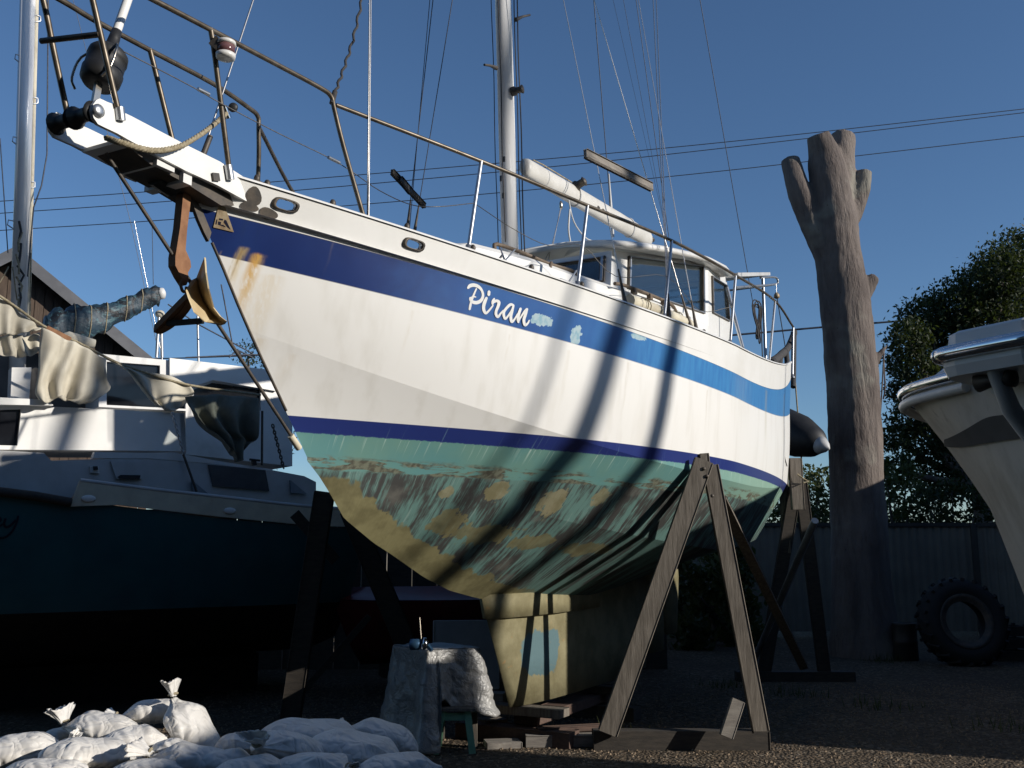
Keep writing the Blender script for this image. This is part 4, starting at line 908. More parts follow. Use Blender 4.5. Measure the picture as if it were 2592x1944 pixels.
rows2 = [rows[-1], [Vector((p.x, p.y, wlz - 0.42)) - LN * 0.75 for p in top], [Vector((p.x, p.y, wlz - 0.62)) - LN * 1.5 for p in top]]
hl.loft(rows, False, smooth=True); hl.loft([[p - LN * 3.0 if k else p for p in top] for k in (0, 1)], False)
hl.loft([[p - LN * 3.0 for p in top], [Vector((p.x, p.y, wlz)) - LN * 2.8 for p in top]], False)
hl.add([rows[0][-1], rows[1][-1], rows[2][-1], rows[2][-1] - LN * 2.6, rows[0][-1] - LN * 2.9], [(0, 1, 2, 3, 4)])
Lb(hl, 'hull', 'teal_hull')
uw = MB(); uw.loft(rows2 + [[Vector((p.x, p.y, wlz - 0.4)) - LN * 2.3 for p in top], [Vector((p.x, p.y, wlz)) - LN * 2.8 for p in top]], False, smooth=True); Lb(uw, 'underbody', 'antifoul_dark')
km = MB(); km.box(LP0 + LD * 1.6 - LN * 1.5 + UPV * (wlz - 0.62) / 2, (3.0, 0.35, wlz - 0.62), math.atan2(LD.y, LD.x)); Lb(km, 'keel', 'antifoul_dark')
# cream bulwark strip with its white capping
bwk = MB(); bo = [(178, 1282), (203, 1216), (420, 1243), (560, 1258), (700, 1274), (800, 1284), (930, 1292), (930, 1334), (800, 1331), (560, 1308), (420, 1292), (300, 1278)]
bwk.plate([lp(x, y, -0.025) for x, y in bo], (), -LN * 0.05); bs2 = Lb(bwk, 'bulwark', 'cream_paint')
Lb(MB().tube([lp(x, y, -0.01) for x, y in [(203, 1216), (420, 1243), (560, 1258), (700, 1274), (800, 1284), (930, 1292)]], 0.022, 8), 'bulwark_capping', 'grey_white', bs2)
for x, y in [(224, 1262), (582, 1293)]: Lb(MB().ell(lp(x, y, -0.032), (0.07, 0.012, 0.035), rot=Matrix.Rotation(math.atan2(LD.y, LD.x), 3, 'Z')), 'scupper_patch', 'white_paint', bs2)
Lb(MB().tube([lp(x, y, -0.02) for x, y in [(-420, 1203), (-150, 1228), (0, 1245), (90, 1256), (180, 1272)]], 0.045, 8), 'rubbing_strake', 'dark_wood')
def panel(name, mat, pts, d, th=0.05, parent=None, holes=()): return Lb(MB().plate([lp(x, y, d) for x, y in pts], [[lp(x, y, d) for x, y in h] for h in holes], -LN * th), name, mat, parent)
# lower trunk side and deck-house side
panel('trunk_side', 'grey_white', [(-420, 1130), (0, 1140), (110, 1146), (130, 1166), (370, 1158), (520, 1170), (690, 1190), (770, 1205), (800, 1220), (800, 1286), (700, 1278), (420, 1250), (210, 1225), (180, 1262), (0, 1242), (-420, 1210)], 0.22, 0.5)
panel('trunk_top', 'white_gel', [(235, 1160), (240, 1144), (365, 1146), (440, 1145), (560, 1168), (690, 1188), (690, 1193), (520, 1172), (370, 1160)], 0.215, 0.1)
ds_ = panel('deckhouse_side', 'white_paint', [(-420, 1012), (40, 1026), (100, 1028), (280, 1036), (466, 1046), (472, 1142), (300, 1140), (-420, 1135)], 0.55, 1.0, None, [[(-300, 1045), (54, 1035), (44, 1128), (-300, 1120)]])
panel('deckhouse_window', 'glass_dark', [(-300, 1045), (54, 1035), (44, 1128), (-300, 1120)], 0.60, 0.02, ds_)
c0, c1, c2, c3 = lp(466, 1046, 0.55), lp(472, 1142, 0.55), lp(472, 1142, 0.55) - LN * 1.9 + LD * 0.5, lp(466, 1046, 0.55) - LN * 1.9 + LD * 0.3
Lb(MB().plate([c0, c1, c2, c3], (), -LD * 0.05), 'deckhouse_front', 'white_gel')
panel('deck_hatch', 'hatch_grey', [(528, 1176), (672, 1190), (682, 1243), (540, 1230)], 0.19, 0.03)
hb = panel('opening_hatch', 'grey_white', [(280, 1168), (355, 1170), (360, 1212), (295, 1212)], 0.19, 0.03); panel('hatch_gap', 'black_plastic', [(298, 1207), (305, 1202), (356, 1203), (353, 1213), (305, 1213)], 0.18, 0.02, hb)
vb2 = panel('vent_box', 'white_gel', [(228, 1180), (250, 1180), (252, 1198), (230, 1196)], 0.19, 0.05); panel('vent_mouth', 'black_plastic', [(236, 1180), (247, 1180), (249, 1189), (238, 1190)], 0.165, 0.02, vb2)
# upper house with dark window band behind the canvas
hu = panel('upper_house', 'white_gel', [(430, 912), (700, 944), (740, 950), (740, 1180), (470, 1150), (470, 1040), (250, 1030), (250, 895)], 1.4, 1.2, None, [[(270, 915), (405, 925), (405, 990), (470, 1000), (470, 1035), (270, 1025)], [(490, 985), (540, 968), (660, 985), (660, 1040), (490, 1030)]])
panel('house_window', 'glass_dark', [(270, 915), (405, 925), (405, 990), (470, 1000), (470, 1035), (270, 1025)], 1.45, 0.02, hu); panel('house_window', 'glass_dark', [(490, 985), (540, 968), (660, 985), (660, 1040), (490, 1030)], 1.45, 0.02, hu)
panel('house_fascia', 'white_paint', [(430, 906), (700, 938), (700, 990), (540, 962), (470, 985), (430, 975)], 1.35, 0.06, hu)
panel('house_pillar', 'white_gel', [(30, 930), (80, 930), (72, 1030), (26, 1030)], 1.3, 0.2)
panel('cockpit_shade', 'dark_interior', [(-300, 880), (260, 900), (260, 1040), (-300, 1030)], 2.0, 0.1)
panel('hatch_board', 'white_paint', [(0, 1006), (125, 1012), (135, 1026), (0, 1024)], 0.45, 0.4)
# mast with steps, lines
m0, m1 = lp(46, 860, 2.0), lp(71, -20, 2.0); mdv = (m1 - m0)
mm = MB(); mm.loft([[p + LD * (0.09 * math.cos(a)) + LN * (0.075 * math.sin(a)) for a in [2 * math.pi * j / 18 for j in range(18)]] for p in (m0 - mdv * 0.1, m1 + mdv * 0.4)], True, True, smooth=True); mast2 = Lb(mm, 'mast', 'mast_alloy')
Lb(MB().bar(m0 + LD * 0.105, m1 + mdv * 0.4 + LD * 0.105, 0.03, 0.03, LD), 'sail_track', 'cream_paint', mast2)
for (x, y, sgn) in [(95, 37, 1), (48, 142, -1), (88, 245, 1), (42, 350, -1), (80, 458, 1), (30, 560, -1)]:
    c = lp(x - 8 * sgn, y, 1.98); Lb(MB().tube([c, c + LD * 0.07 * sgn - UPV * 0.03 * 0, c + LD * 0.075 * sgn - UPV * 0.06, c - UPV * 0.10], 0.008, 6), 'mast_step', 'dull_alloy', mast2)
for pts, r, mt in [([(122, 0), (119, 390), (105, 470), (85, 525), (70, 700)], 0.008, 'dark_wire'), ([(0, 350), (20, 640)], 0.006, 'dark_wire'), ([(78, 640), (76, 800)], 0.008, 'rope_tan'), ([(22, 675), (0, 715)], 0.008, 'rope_tan'), ([(32, 675), (43, 760)], 0.008, 'rope_tan'), ([(340, 560), (395, 830), (448, 1090)], 0.004, 'wire'), ([(185, 0), (330, 560), (404, 905)], 0.003, 'dull_wire'), ([(388, 720), (385, 560)], 0.004, 'dark_wire')]:
    Lb(MB().tube([lp(x, y, 1.9) for x, y in pts], r, 6), 'rigging_line', mt)
for k in range(8): Lb(MB().tube([lp(46 + random.uniform(-8, 10), 560 + k * 28, 1.88), lp(54 + random.uniform(-8, 10), 585 + k * 28, 1.87), lp(48, 610 + k * 28, 1.88)], 0.014, 6), 'halyard_tangle', 'rope_tan' if k % 2 else 'rope_dark', mast2)
# boom wrapped in a camouflage cover
bc = [(110, 850, 60), (150, 838, 62), (200, 822, 52), (250, 806, 38), (300, 786, 30), (350, 764, 28), (385, 748, 26), (404, 748, 22)]
cv = MB(); rings = []
cp = catmull([(x, y, 0) for x, y, r in bc], 6); cr_ = [q.x for q in catmull([(r, 0, 0) for x, y, r in bc], 6)]
for i, (q, r) in enumerate(zip(cp, cr_)):
    c = lp(q.x, q.y, 1.85); k = c.y / FPX; rr = r * k; pin = 1 - 0.13 * max(0, math.sin(i * 1.15)) ** 3
    rings.append([c + UPV * (rr * pin * math.sin(a) * (1.25 if math.sin(a) < 0 else 1) * (1 + 0.10 * math.sin(3 * a + i * 0.9))) + LN * (rr * 0.55 * pin * math.cos(a) * (1 + 0.12 * math.sin(4 * a + i * 0.6))) for a in [2 * math.pi * j / 20 for j in range(20)]])
cv.loft(rings, True, True, smooth=True); bcv = Lb(cv, 'boom_cover', 'camo')
for i in (10, 15, 20, 26, 31): c = sum(rings[i], Vector()) / 20; Lb(MB().tube([c + (p - c) * 1.03 for p in rings[i]] + [c + (rings[i][0] - c) * 1.03], 0.007, 6), 'cover_tie', 'rope_tan', bcv)
Lb(MB().lathe(lp(398, 744, 1.85), lp(420, 742, 1.85) - lp(398, 744, 1.85), [(0.05, 0), (0.075, 0.03), (0.07, 0.08), (0.03, 0.10)], 14), 'boom_end', 'white_gel')
Lb(MB().tube([lp(403, 790, 1.9), lp(396, 905, 1.9)], 0.02, 8), 'boom_crutch', 'dull_alloy'); Lb(MB().tube([lp(408, 800, 1.9), lp(410, 905, 1.9)], 0.02, 8), 'boom_crutch', 'dull_alloy'); Lb(MB().ell(lp(405, 795, 1.9), (0.06, 0.06, 0.05)), 'crutch_lashing', 'canvas')
Lb(MB().tube([lp(500, 800, 1.9), lp(503, 935, 1.9)], 0.016, 8), 'rail_post', 'dull_alloy'); Lb(MB().tube([lp(130, 868, 1.6), lp(176, 860, 1.6), lp(240, 870, 1.6)], [0.06, 0.10, 0.05], 12), 'sail_bundle', 'canvas')
for pts in [[(425, 770), (500, 820), (640, 895)], [(470, 905), (640, 897), (720, 905)], [(560, 720), (590, 880), (610, 895)], [(580, 905), (600, 885), (640, 905)]]: Lb(MB().tube([lp(x, y, 1.7) for x, y in pts], 0.009, 6), 'guard_wire', 'dark_wire')
# tattered canvas awning
def cloth(name, mat, grid, d, amp, parent=None, seed=0, sub=8):
    R_ = [catmull([(x, y, 0) for x, y in row], sub) for row in grid]; nC = len(R_[0]); rows_ = []
    cols = [catmull([r[j] for r in R_], sub) for j in range(nC)]
    for i in range(len(cols[0])):
        row = []
        for j in range(nC):
            q = cols[j][i]; p = lp(q.x, q.y, d); f = 0.55 * math.sin(j * 0.62 + 2.2 * mnoise.noise(Vector((j * 0.05, i * 0.07 + seed, 1)))) * (0.35 + 0.65 * min(1, i / 14)) + 0.8 * mnoise.noise(Vector((j * 0.09 + seed, i * 0.06, seed)))
            row.append(p + LN * (amp * f))
        rows_.append(row)
    mb = MB(); mb.loft(rows_, False, smooth=True); o = mb.build(name, mat, parent or boat2); m = o.modifiers.new('s', 'SOLIDIFY'); m.thickness = 0.006; return o
cloth('awning_sheet', 'canvas', [[(-60, 730), (0, 752), (45, 785), (88, 818), (115, 828)], [(-60, 790), (0, 800), (40, 815), (70, 835), (92, 838)], [(-60, 830), (0, 846), (30, 846), (60, 842), (86, 834)]], 0.5, 0.07, seed=1)
cloth('awning_sheet', 'canvas', [[(-60, 835), (0, 850), (30, 845), (60, 850), (100, 842)], [(-60, 870), (0, 878), (35, 885), (70, 890), (98, 880)], [(-60, 890), (0, 898), (40, 904), (75, 902), (100, 890)]], 0.6, 0.10, seed=5)
cloth('awning_sheet', 'canvas', [[(105, 828), (160, 856), (195, 868), (235, 890), (268, 908)], [(100, 880), (140, 905), (180, 920), (220, 930), (264, 930)], [(96, 940), (130, 950), (175, 960), (215, 965), (268, 960)], [(90, 990), (125, 985), (165, 1010), (215, 1000), (275, 985)], [(98, 1010), (120, 1020), (160, 1000), (190, 1022), (232, 1018)]], 0.35, 0.10, seed=9)
cloth('awning_sheet', 'canvas', [[(262, 906), (300, 922), (350, 938), (430, 952), (480, 975)], [(290, 918), (335, 945), (380, 965), (430, 980), (490, 995)], [(330, 945), (360, 985), (400, 1015), (425, 1030), (480, 1008)], [(380, 1010), (400, 1028), (420, 1038), (440, 1040), (462, 1030)]], 0.5, 0.08, seed=14)
Lb(MB().tube(catmull([lp(x, y, 0.48) for x, y in [(-60, 728), (0, 750), (110, 825), (200, 868), (290, 915), (360, 940), (480, 975), (660, 1000)]], 4), 0.014, 6), 'ridge_rope', 'rope_tan')
Lb(MB().bar(lp(118, 830, 0.42), lp(178, 860, 0.42), 0.05, 0.03, UPV), 'ridge_spar', 'rust')
cloth('hanging_tarpaulin', 'canvas_grey', [[(468, 1005), (520, 1000), (570, 998), (620, 1005), (650, 1010)], [(475, 1030), (520, 1045), (560, 1040), (610, 1050), (648, 1060)], [(495, 1060), (530, 1085), (565, 1085), (600, 1095), (645, 1110)], [(530, 1095), (555, 1110), (580, 1118), (610, 1118), (640, 1118)], [(570, 1130), (585, 1150), (600, 1168), (612, 1160), (622, 1120)]], 0.30, 0.16, seed=21)
def chain(name, mat, p, q, parent, n=16, r=0.006, sag=0.0):
    for i in range(n):
        t = (i + 0.5) / n; c = p.lerp(q, t) - UPV * sag * 4 * t * (1 - t); d = (q - p).normalized(); L = (q - p).length / n * 0.68; x, y = frame(d); w = x if i % 2 else y
        MB().tube([c + d * (L * math.cos(a)) + w * (L * 0.55 * math.sin(a)) for a in [2 * math.pi * j / 10 for j in range(11)]], r, 5).build(name, mat, parent)
chain('chain_link', 'dull_alloy', lp(436, 1045, 0.15), lp(464, 1148, 0.15), boat2, 14, 0.007); Lb(MB().tube([lp(464, 1150, 0.15), lp(498, 1245, 0.12)], 0.014, 6), 'chain_tail', 'dark_steel')
chain('chain_link', 'dark_steel', lp(690, 1075, 0.2), lp(718, 1185, 0.2), boat2, 14, 0.008); Lb(MB().tube([lp(664, 1040, 0.2), lp(663, 1178, 0.2)], 0.014, 6), 'deck_strap', 'dark_steel')
cl2 = Lb(MB().tube([lp(632, 1163, 0.16), lp(658, 1166, 0.16)], 0.014, 6), 'deck_cleat', 'black_plastic'); Lb(MB().bar(lp(642, 1165, 0.17), lp(644, 1178, 0.17), 0.05, 0.03, LD), 'cleat_base', 'black_plastic', cl2)
for x in (496, 745): panel('rail_wedge', 'teal_scrap', [(x - 10, 1215), (x + 32, 1250), (x - 8, 1248)], 0.18, 0.03)
# remains of its name at the edge of the picture
tx = MB()
def hand(pts, w):
    P = catmull([(x, y, 0) for x, y in pts], 6); L_, R_ = [], []
    for i, p in enumerate(P):
        d = (P[min(i + 1, len(P) - 1)] - P[max(0, i - 1)]).normalized(); n = Vector((-d.y, d.x, 0)) * w / 2; L_.append(p + n); R_.append(p - n)
    HBT = BVHTree.FromPolygons([tuple(p) for p in hl.v], hl.f)
    f_ = lambda q: on_hull(q.x, q.y, 0.006 + 0.0006 * len(tx.f) % 0.004, HBT)[0] or lp(q.x, q.y, -0.01)
    tx.loft([[f_(q) for q in L_], [f_(q) for q in R_]], False)
hand([(14, 1312), (10, 1326), (15, 1334), (26, 1330), (40, 1316)], 6); hand([(46, 1305), (42, 1322), (30, 1345), (12, 1360), (-10, 1362)], 5); hand([(-24, 1322), (-8, 1324), (2, 1316), (-4, 1308), (-20, 1314), (-24, 1330), (-10, 1336), (8, 1326)], 5)
Lb(tx, 'name_lettering', 'navy_ink')

# ------------------------------------------------------------------ brown timber shed behind it
su_ = Vector((ray(60, 900)[0], 1, 0)).normalized(); sxv = Vector((su_.y, -su_.x, 0)); S0 = at(40, 1400, 19.0); S0.z = 0
shed = thing('timber_shed', 'brown board shed with steep gable roof behind the left-hand mast', 'shed', S0, math.atan2(sxv.y, sxv.x))
def sp_(px, py): q = onplane(px, py, S0, su_); return (q - S0).dot(sxv), q.z
(apx, apz), (rx, rz2) = sp_(40, 648), sp_(362, 912)
G = lambda x, d, z: S0 + sxv * x + su_ * d + UPV * z
slope = (apz - rz2) / (rx - apx); bw_ = 0.17; k = 0; x = apx - 4.0
while x < rx + 0.1:
    f_ = lambda q: apz - abs(q - apx) * slope - 0.10
    dd = 0.014 * (k % 2)
    if f_(x) > 0.4 and f_(x + bw_) > 0.4: MB().plate([G(x, dd, 0), G(x + bw_ - 0.012, dd, 0), G(x + bw_ - 0.012, dd, f_(x + bw_ - 0.012)), G(x, dd, f_(x))], (), su_ * 0.03).build('wall_board', 'board_wall', shed)
    x += bw_; k += 1
MB().plate([G(apx - 4, 0.06, 0), G(rx, 0.06, 0), G(rx, 0.06, rz2 - 0.12), G(apx, 0.06, apz - 0.14), G(apx - 4, 0.06, apz - 4 * slope - .12)], (), su_ * 6).build('shed_walls', 'board_wall', shed)
for sg in (1, -1):
    w_ = 0.4 + (rx - apx if sg > 0 else 4.0)
    a0, a1 = G(apx, -0.3, apz + 0.05), G(apx + sg * w_, -0.3, apz + 0.05 - w_ * slope)
    MB().plate([a0, a1, a1 + su_ * 6.5, a0 + su_ * 6.5], (), UPV * 0.08).build('roof', 'roof_iron', shed)
    MB().bar(a0 - su_ * 0.03 - UPV * 0.08, a1 - su_ * 0.03 - UPV * 0.08, 0.20, 0.03, UPV).build('barge_board', 'roof_iron', shed)

# ------------------------------------------------------------------ dark rubber dinghy tubes hung behind the stern
dg0, dg1 = at(2010, 1105, 15.0), at(2096, 1118, 14.2)
ding = thing('rubber_dinghy', 'black inflatable dinghy with pointed tube end hung off the yacht stern', 'dinghy', (dg0.x, dg0.y, at(2040, 1165, 14.6).z))
ax = (at(2099, 1125, 14.2) - at(2000, 1085, 15.0)); L = ax.length; axn = ax.normalized()
b_0 = at(2000, 1095, 15.0)
MB().lathe(b_0 - axn * 1.6, axn, [(0.05, -0.1), (0.25, 0), (0.34, 0.3), (0.35, 1.4), (0.33, 1.4 + L * 0.45), (0.23, 1.6 + L * 0.62), (0.13, 1.6 + L * 0.80)], 20).build('tube', 'black_plastic', ding)
MB().lathe(b_0 - axn * 1.6, axn, [(0.14, 1.6 + L * 0.78), (0.085, 1.6 + L * 0.90), (0.015, 1.6 + L)], 20).build('tube_end_cone', 'grey_white', ding)
off = Vector((-0.9, 1.0, 0.05)); MB().lathe(b_0 - axn * 1.6 + off, axn, [(0.05, -0.1), (0.25, 0), (0.34, 0.3), (0.35, 1.4), (0.30, 1.9), (0.02, 2.4)], 16).build('tube', 'black_plastic', ding)
MB().plate([b_0 - axn * 1.5, b_0 + axn * 0.1, b_0 + axn * 0.1 + off, b_0 - axn * 1.5 + off], (), UPV * 0.03).build('floor', 'black_plastic', ding)
MB().tube([at(2003, 840, 15.0), at(2030, 1180, 14.8)], 0.012, 6).build('hanging_line', 'rope_tan', ding)
# ------------------------------------------------------------------ timber props
FY = 8.42
ap = at(1790, 1180, FY)
fr = thing('prop_frame', 'grey timber A-frame prop under the near side of the striped yacht', 'prop', (at(1745, 1800, FY).x, FY, 0), group='timber props under the yacht')
MB().box(((at(1500, 1850, FY).x + at(1945, 1850, FY).x) / 2, FY + 0.02, 0.075), (at(1945, 1850, FY).x - at(1500, 1850, FY).x, 0.16, 0.15), bev=0.006).build('base_beam', 'dark_wood', fr)
MB().bar(at(1538, 1856, FY - 0.10), at(1782, 1165, FY - 0.12), 0.165, 0.06, Vector((1, 0, 0)), bev=0.006).build('leg', 'weathered_wood', fr)
MB().bar(at(1926, 1852, FY - 0.03), at(1797, 1178, FY - 0.03), 0.14, 0.06, Vector((1, 0, 0)), bev=0.006).build('leg', 'weathered_wood', fr)
MB().bar(at(1788, 1215, FY + 0.05), at(1781, 1148, FY + 0.05), 0.085, 0.07, Vector((1, 0, 0)), bev=0.006).build('head_block', 'weathered_wood', fr)
MB().bar(at(1826, 1262, FY), at(2035, 1690, 10.6), 0.09, 0.05, Vector((1, 0, 0)), bev=0.004).build('brace', 'weathered_wood', fr)
MB().bar(at(1838, 1865, FY - 0.20), at(1868, 1772, FY - 0.16), 0.11, 0.07, Vector((1, 0, 0)), bev=0.005).build('foot_chock', 'grey_wood', fr)
for x, y in [(1790, 1205), (1782, 1186), (1803, 1255)]: MB().lathe(at(x, y, FY - 0.15) + Vector((0, 0.01, 0)), (0, -1, 0), [(0.016, 0), (0.016, 0.012), (0.004, 0.014)], 6).build('bolt', 'dark_steel', fr)
S2 = 12.75
fr2 = thing('prop_frame', 'dark timber A-frame prop under the stern of the striped yacht, beside the bare trunk', 'prop', (at(2020, 1700, S2).x, S2, 0), group='timber props under the yacht')
MB().bar(at(1935, 1700, S2), at(2012, 1235, S2 - 0.3), 0.16, 0.07, Vector((1, 0, 0)), bev=0.006).build('leg', 'dark_wood', fr2)
MB().bar(at(2088, 1715, S2), at(2026, 1220, S2 - 0.3), 0.16, 0.07, Vector((1, 0, 0)), bev=0.006).build('leg', 'dark_wood', fr2)
MB().bar(at(2020, 1290, S2 - 0.42), at(2012, 1160, S2 - 0.42), 0.16, 0.09, Vector((1, 0, 0)), bev=0.006).build('head_block', 'weathered_wood', fr2)
MB().box((at(2012, 1715, S2).x, S2, 0.06), (1.5, 0.16, 0.12), bev=0.005).build('base_beam', 'dark_wood', fr2)
MB().tube([at(2018, 1200, S2 - 0.5), at(2034, 1212, S2 - 0.52), at(2046, 1218, S2 - 0.5), at(2034, 1222, S2 - 0.52)], 0.012, 6).build('lashing', 'rope_tan', fr2)
pb, pt = gnd(1893, 1708), at(2063, 1318, 10.6)
solo(MB().tube([pb, pb.lerp(pt, 0.5), pt], [0.036, 0.042, 0.04], 12), 'steel_shore', 'teal_scrap', pb, 'slanting blue-grey tube shore between the A-frame and bare trunk', 'shore')
fr3 = thing('prop_frame', 'dark timber prop frame standing behind the stem of the striped yacht', 'prop', (at(760, 1700, 9.6).x, 9.6, 0), group='timber props under the yacht')
b3 = gnd(728, 1866)
MB().bar(b3, at(822, 1245, b3.y - 0.2), 0.18, 0.08, Vector((1, 0, 0)), bev=0.006).build('leg', 'dark_wood', fr3)
MB().bar(at(1052, 1690, 9.3), at(885, 1290, 9.2), 0.19, 0.08, Vector((1, 0, 0)), bev=0.006).build('leg', 'dark_wood', fr3)
MB().bar(at(740, 1780, 9.3), at(935, 1560, 9.4), 0.06, 0.04, UPV).build('brace', 'dark_wood', fr3)
MB().bar(at(745, 1300, 9.0), at(850, 1420, 9.1), 0.10, 0.05, UPV).build('brace', 'dark_wood', fr3)

# ------------------------------------------------------------------ keel blocks and loose timber
def timber(name, p, q, w, h, mat, label, z0=0.0, group='timbers under and beside the keel', up=None):
    p, q = Vector(p), Vector(q); p.z = q.z = z0 + h / 2
    mb = MB(); mb.bar(p, q, h, w, UPV, bev=0.005); return solo(mb, name, mat, ((p.x + q.x) / 2, (p.y + q.y) / 2, z0), label, 'timber', group)
k0, k1 = B(0.12, 0, 0), B(0.75, 0, 0)
side = PORT * 0.55
timber('keel_block', k0 - side, k0 + side, 0.22, 0.13, 'red_wood', 'thick reddish timber under the front of the keel')
timber('keel_block', B(1.6, 0, 0) - side, B(1.6, 0, 0) + side, 0.22, 0.13, 'dark_wood', 'dark timber under the middle of the keel, lower of its pair')
timber('keel_block', B(0.2, 0.05, 0), B(1.9, 0.05, 0), 0.24, 0.09, 'red_wood', 'long red plank lying lengthwise under the keel', 0.13)
timber('keel_block', k0 + AFT * 0.05 - side * 0.8, k0 + AFT * 0.05 + side * 0.8, 0.2, 0.075, 'weathered_wood', 'pale board directly under the keel toe', 0.222)
timber('keel_block', B(1.7, 0, 0) - side * 0.8, B(1.7, 0, 0) + side * 0.8, 0.2, 0.075, 'dark_wood', 'dark board wedged under the back of the keel', 0.222)
pA, pB = gnd(1330, 1888), gnd(1590, 1886)
timber('loose_plank', pA, pB, 0.2, 0.10, 'grey_wood', 'squared grey beam on the gravel in front of the keel')
timber('loose_plank', gnd(1345, 1858, 0.10) + Vector((0.05, 0.04, 0)), gnd(1525, 1850, 0.10) + Vector((0, 0.04, 0)), 0.11, 0.045, 'red_wood', 'short reddish plank lying on top of the grey beam', 0.104)
for i, (x, y, w, h, z0, rz, lb) in enumerate([(1272, 1890, 0.30, 0.05, 0.0, 0.2, 'flat broken board on the gravel beside the green stool'), (1245, 1868, 0.22, 0.09, 0.055, 0.5, 'short block at the foot of the keel stack, beside the green stool'), (1258, 1830, 0.16, 0.10, 0.15, -0.2, 'small offcut on top of the short block near the stool')]):
    c = gnd(x, y); c.y += 0.12 * i; mb = MB(); mb.box((c.x, c.y, z0 + h / 2), (w, 0.2, h), rz, bev=0.005); solo(mb, 'wood_offcut', 'grey_wood' if i != 1 else 'weathered_wood', (c.x, c.y, z0), lb, 'offcut', 'timbers under and beside the keel')

# ------------------------------------------------------------------ tarp-covered bench with a tool, green stool
cF = at(1083, 1646, 8.25); zt = cF.z
cR = onplane(1206, 1638, (0, 0, zt + 0.0), UPV); cL = onplane(985, 1628, (0, 0, zt), UPV); cB = cR + cL - cF
cL = Vector((cF.x - 0.34, cF.y + 0.46, zt)); cR = Vector((cF.x + 0.42, cF.y + 0.22, zt)); cB = cL + cR - cF
bench = thing('covered_bench', 'work bench draped in a crinkled silver tarpaulin in front of the keel', 'bench', ((cF.x + cB.x) / 2, (cF.y + cB.y) / 2, 0))
cC = (cF + cB) / 2
def perim(t):        # t in 0..4 round the table edge, corners rounded
    cs = [cL, cF, cR, cB]; k = int(t) % 4; u = t - int(t); return cs[k].lerp(cs[(k + 1) % 4], u)
def out_dir(t):
    e = perim((t + 0.12) % 4) - perim((t - 0.12) % 4); return Vector((e.y, -e.x, 0)).normalized()
NP, NV = 132, 30; rows_ = []
def hem(t):
    if t < 1.0: return 0.03 + 0.04 * abs(math.sin(t * 5))            # left face reaches the ground
    if t < 1.16: return 0.02
    if t < 2.0: return 0.42 - 0.20 * (t - 1.1) + 0.03 * math.sin(t * 11)
    if t < 3.0: return 0.27 + 0.12 * (t - 2)
    return 0.35 - 0.3 * (t - 3)
for i in range(NV + 1):
    v = i / NV; row = []
    for j in range(NP):
        t = 4 * j / NP; p = perim(t); o_ = out_dir(t); z = lerp(p.z, hem(t), v); corner = abs((t % 1) - 0.5) * 2
        f = v * (0.05 + 0.07 * corner ** 3 + 0.05 * math.sin(t * 7.3)) + min(1, v * 5) * (0.020 * mnoise.noise(Vector((t * 3.2, v * 3.5, 1))) + 0.012 * mnoise.noise(Vector((t * 9, v * 11, 5))) + 0.007 * mnoise.noise(Vector((t * 22, v * 24, 9))))
        row.append(Vector((p.x, p.y, z)) + o_ * f)
    rows_.append(row)
tm = MB(); NU = 20
tm.loft([[cF.lerp(cR, u / NU).lerp(cL.lerp(cB, u / NU), v / 16) + UPV * (0.004 + 0.012 * mnoise.noise(Vector((u * 0.4, v * 0.4, 2)))) for u in range(NU + 1)] for v in range(17)], False, smooth=True); tm.build('tarp_top', 'tarp', bench)
o = MB().loft(rows_, True, False, smooth=True).build('tarp_skirt', 'tarp', bench, recalc=False); m = o.modifiers.new('s', 'SOLIDIFY'); m.thickness = 0.004
for p in (cF, cR, cL, cB):
    q = p.lerp((cF + cB) / 2, 0.12); MB().bar(Vector((q.x, q.y, 0)), Vector((q.x, q.y, zt - 0.03)), 0.06, 0.06).build('leg', 'weathered_wood', bench)
MB().plate([p.lerp((cF + cB) / 2, 0.04) - UPV * 0.035 for p in (cF, cR, cB, cL)], (), UPV * 0.02).build('bench_top', 'weathered_wood', bench)
tp0 = at(1060, 1636, 8.2); tp0.z = zt + 0.005
tl_ = thing('hand_tool', 'small dark blue and silver tool with upright rod on the tarp-covered bench', 'tool', tp0)
MB().lathe(tp0 + Vector((-0.08, 0, 0.045)), (1, 0.1, 0), [(0.02, 0), (0.045, 0.01), (0.045, 0.08), (0.03, 0.10)], 14).build('tool_body', 'tool_blue', tl_)
MB().lathe(tp0 + Vector((0.03, 0, 0.05)), (1, 0.1, 0.0), [(0.01, 0), (0.05, 0.004), (0.05, 0.03), (0.02, 0.05)], 16).build('tool_drum', 'chrome', tl_)
MB().bar(tp0 + Vector((0.06, 0, 0.05)), tp0 + Vector((0.11, -0.03, 0.0)), 0.03, 0.025).build('tool_handle', 'tool_blue', tl_)
MB().tube([tp0 + Vector((0.02, 0, 0.08)), at(1062, 1563, 8.22)], 0.005, 6).build('rod', 'stainless', tl_)
sg = gnd(1196, 1908); sx, sy = sg.x, sg.y
stool = thing('garden_stool', 'pale green metal stool half hidden under the silver tarpaulin', 'stool', (sx - 0.16, sy + 0.12, 0))
zs_ = 0.33
for dx, dy in ((0, 0), (-0.30, -0.02), (0.0, 0.30), (-0.30, 0.30)): MB().bar(Vector((sx + dx, sy + dy, 0)), Vector((sx + dx - 0.045 * (1 if dx == 0 else -1), sy + dy + (0.03 if dy < 0.1 else -0.03), zs_)), 0.055, 0.02, Vector((1, 0, 0))).build('leg', 'green_paint', stool)
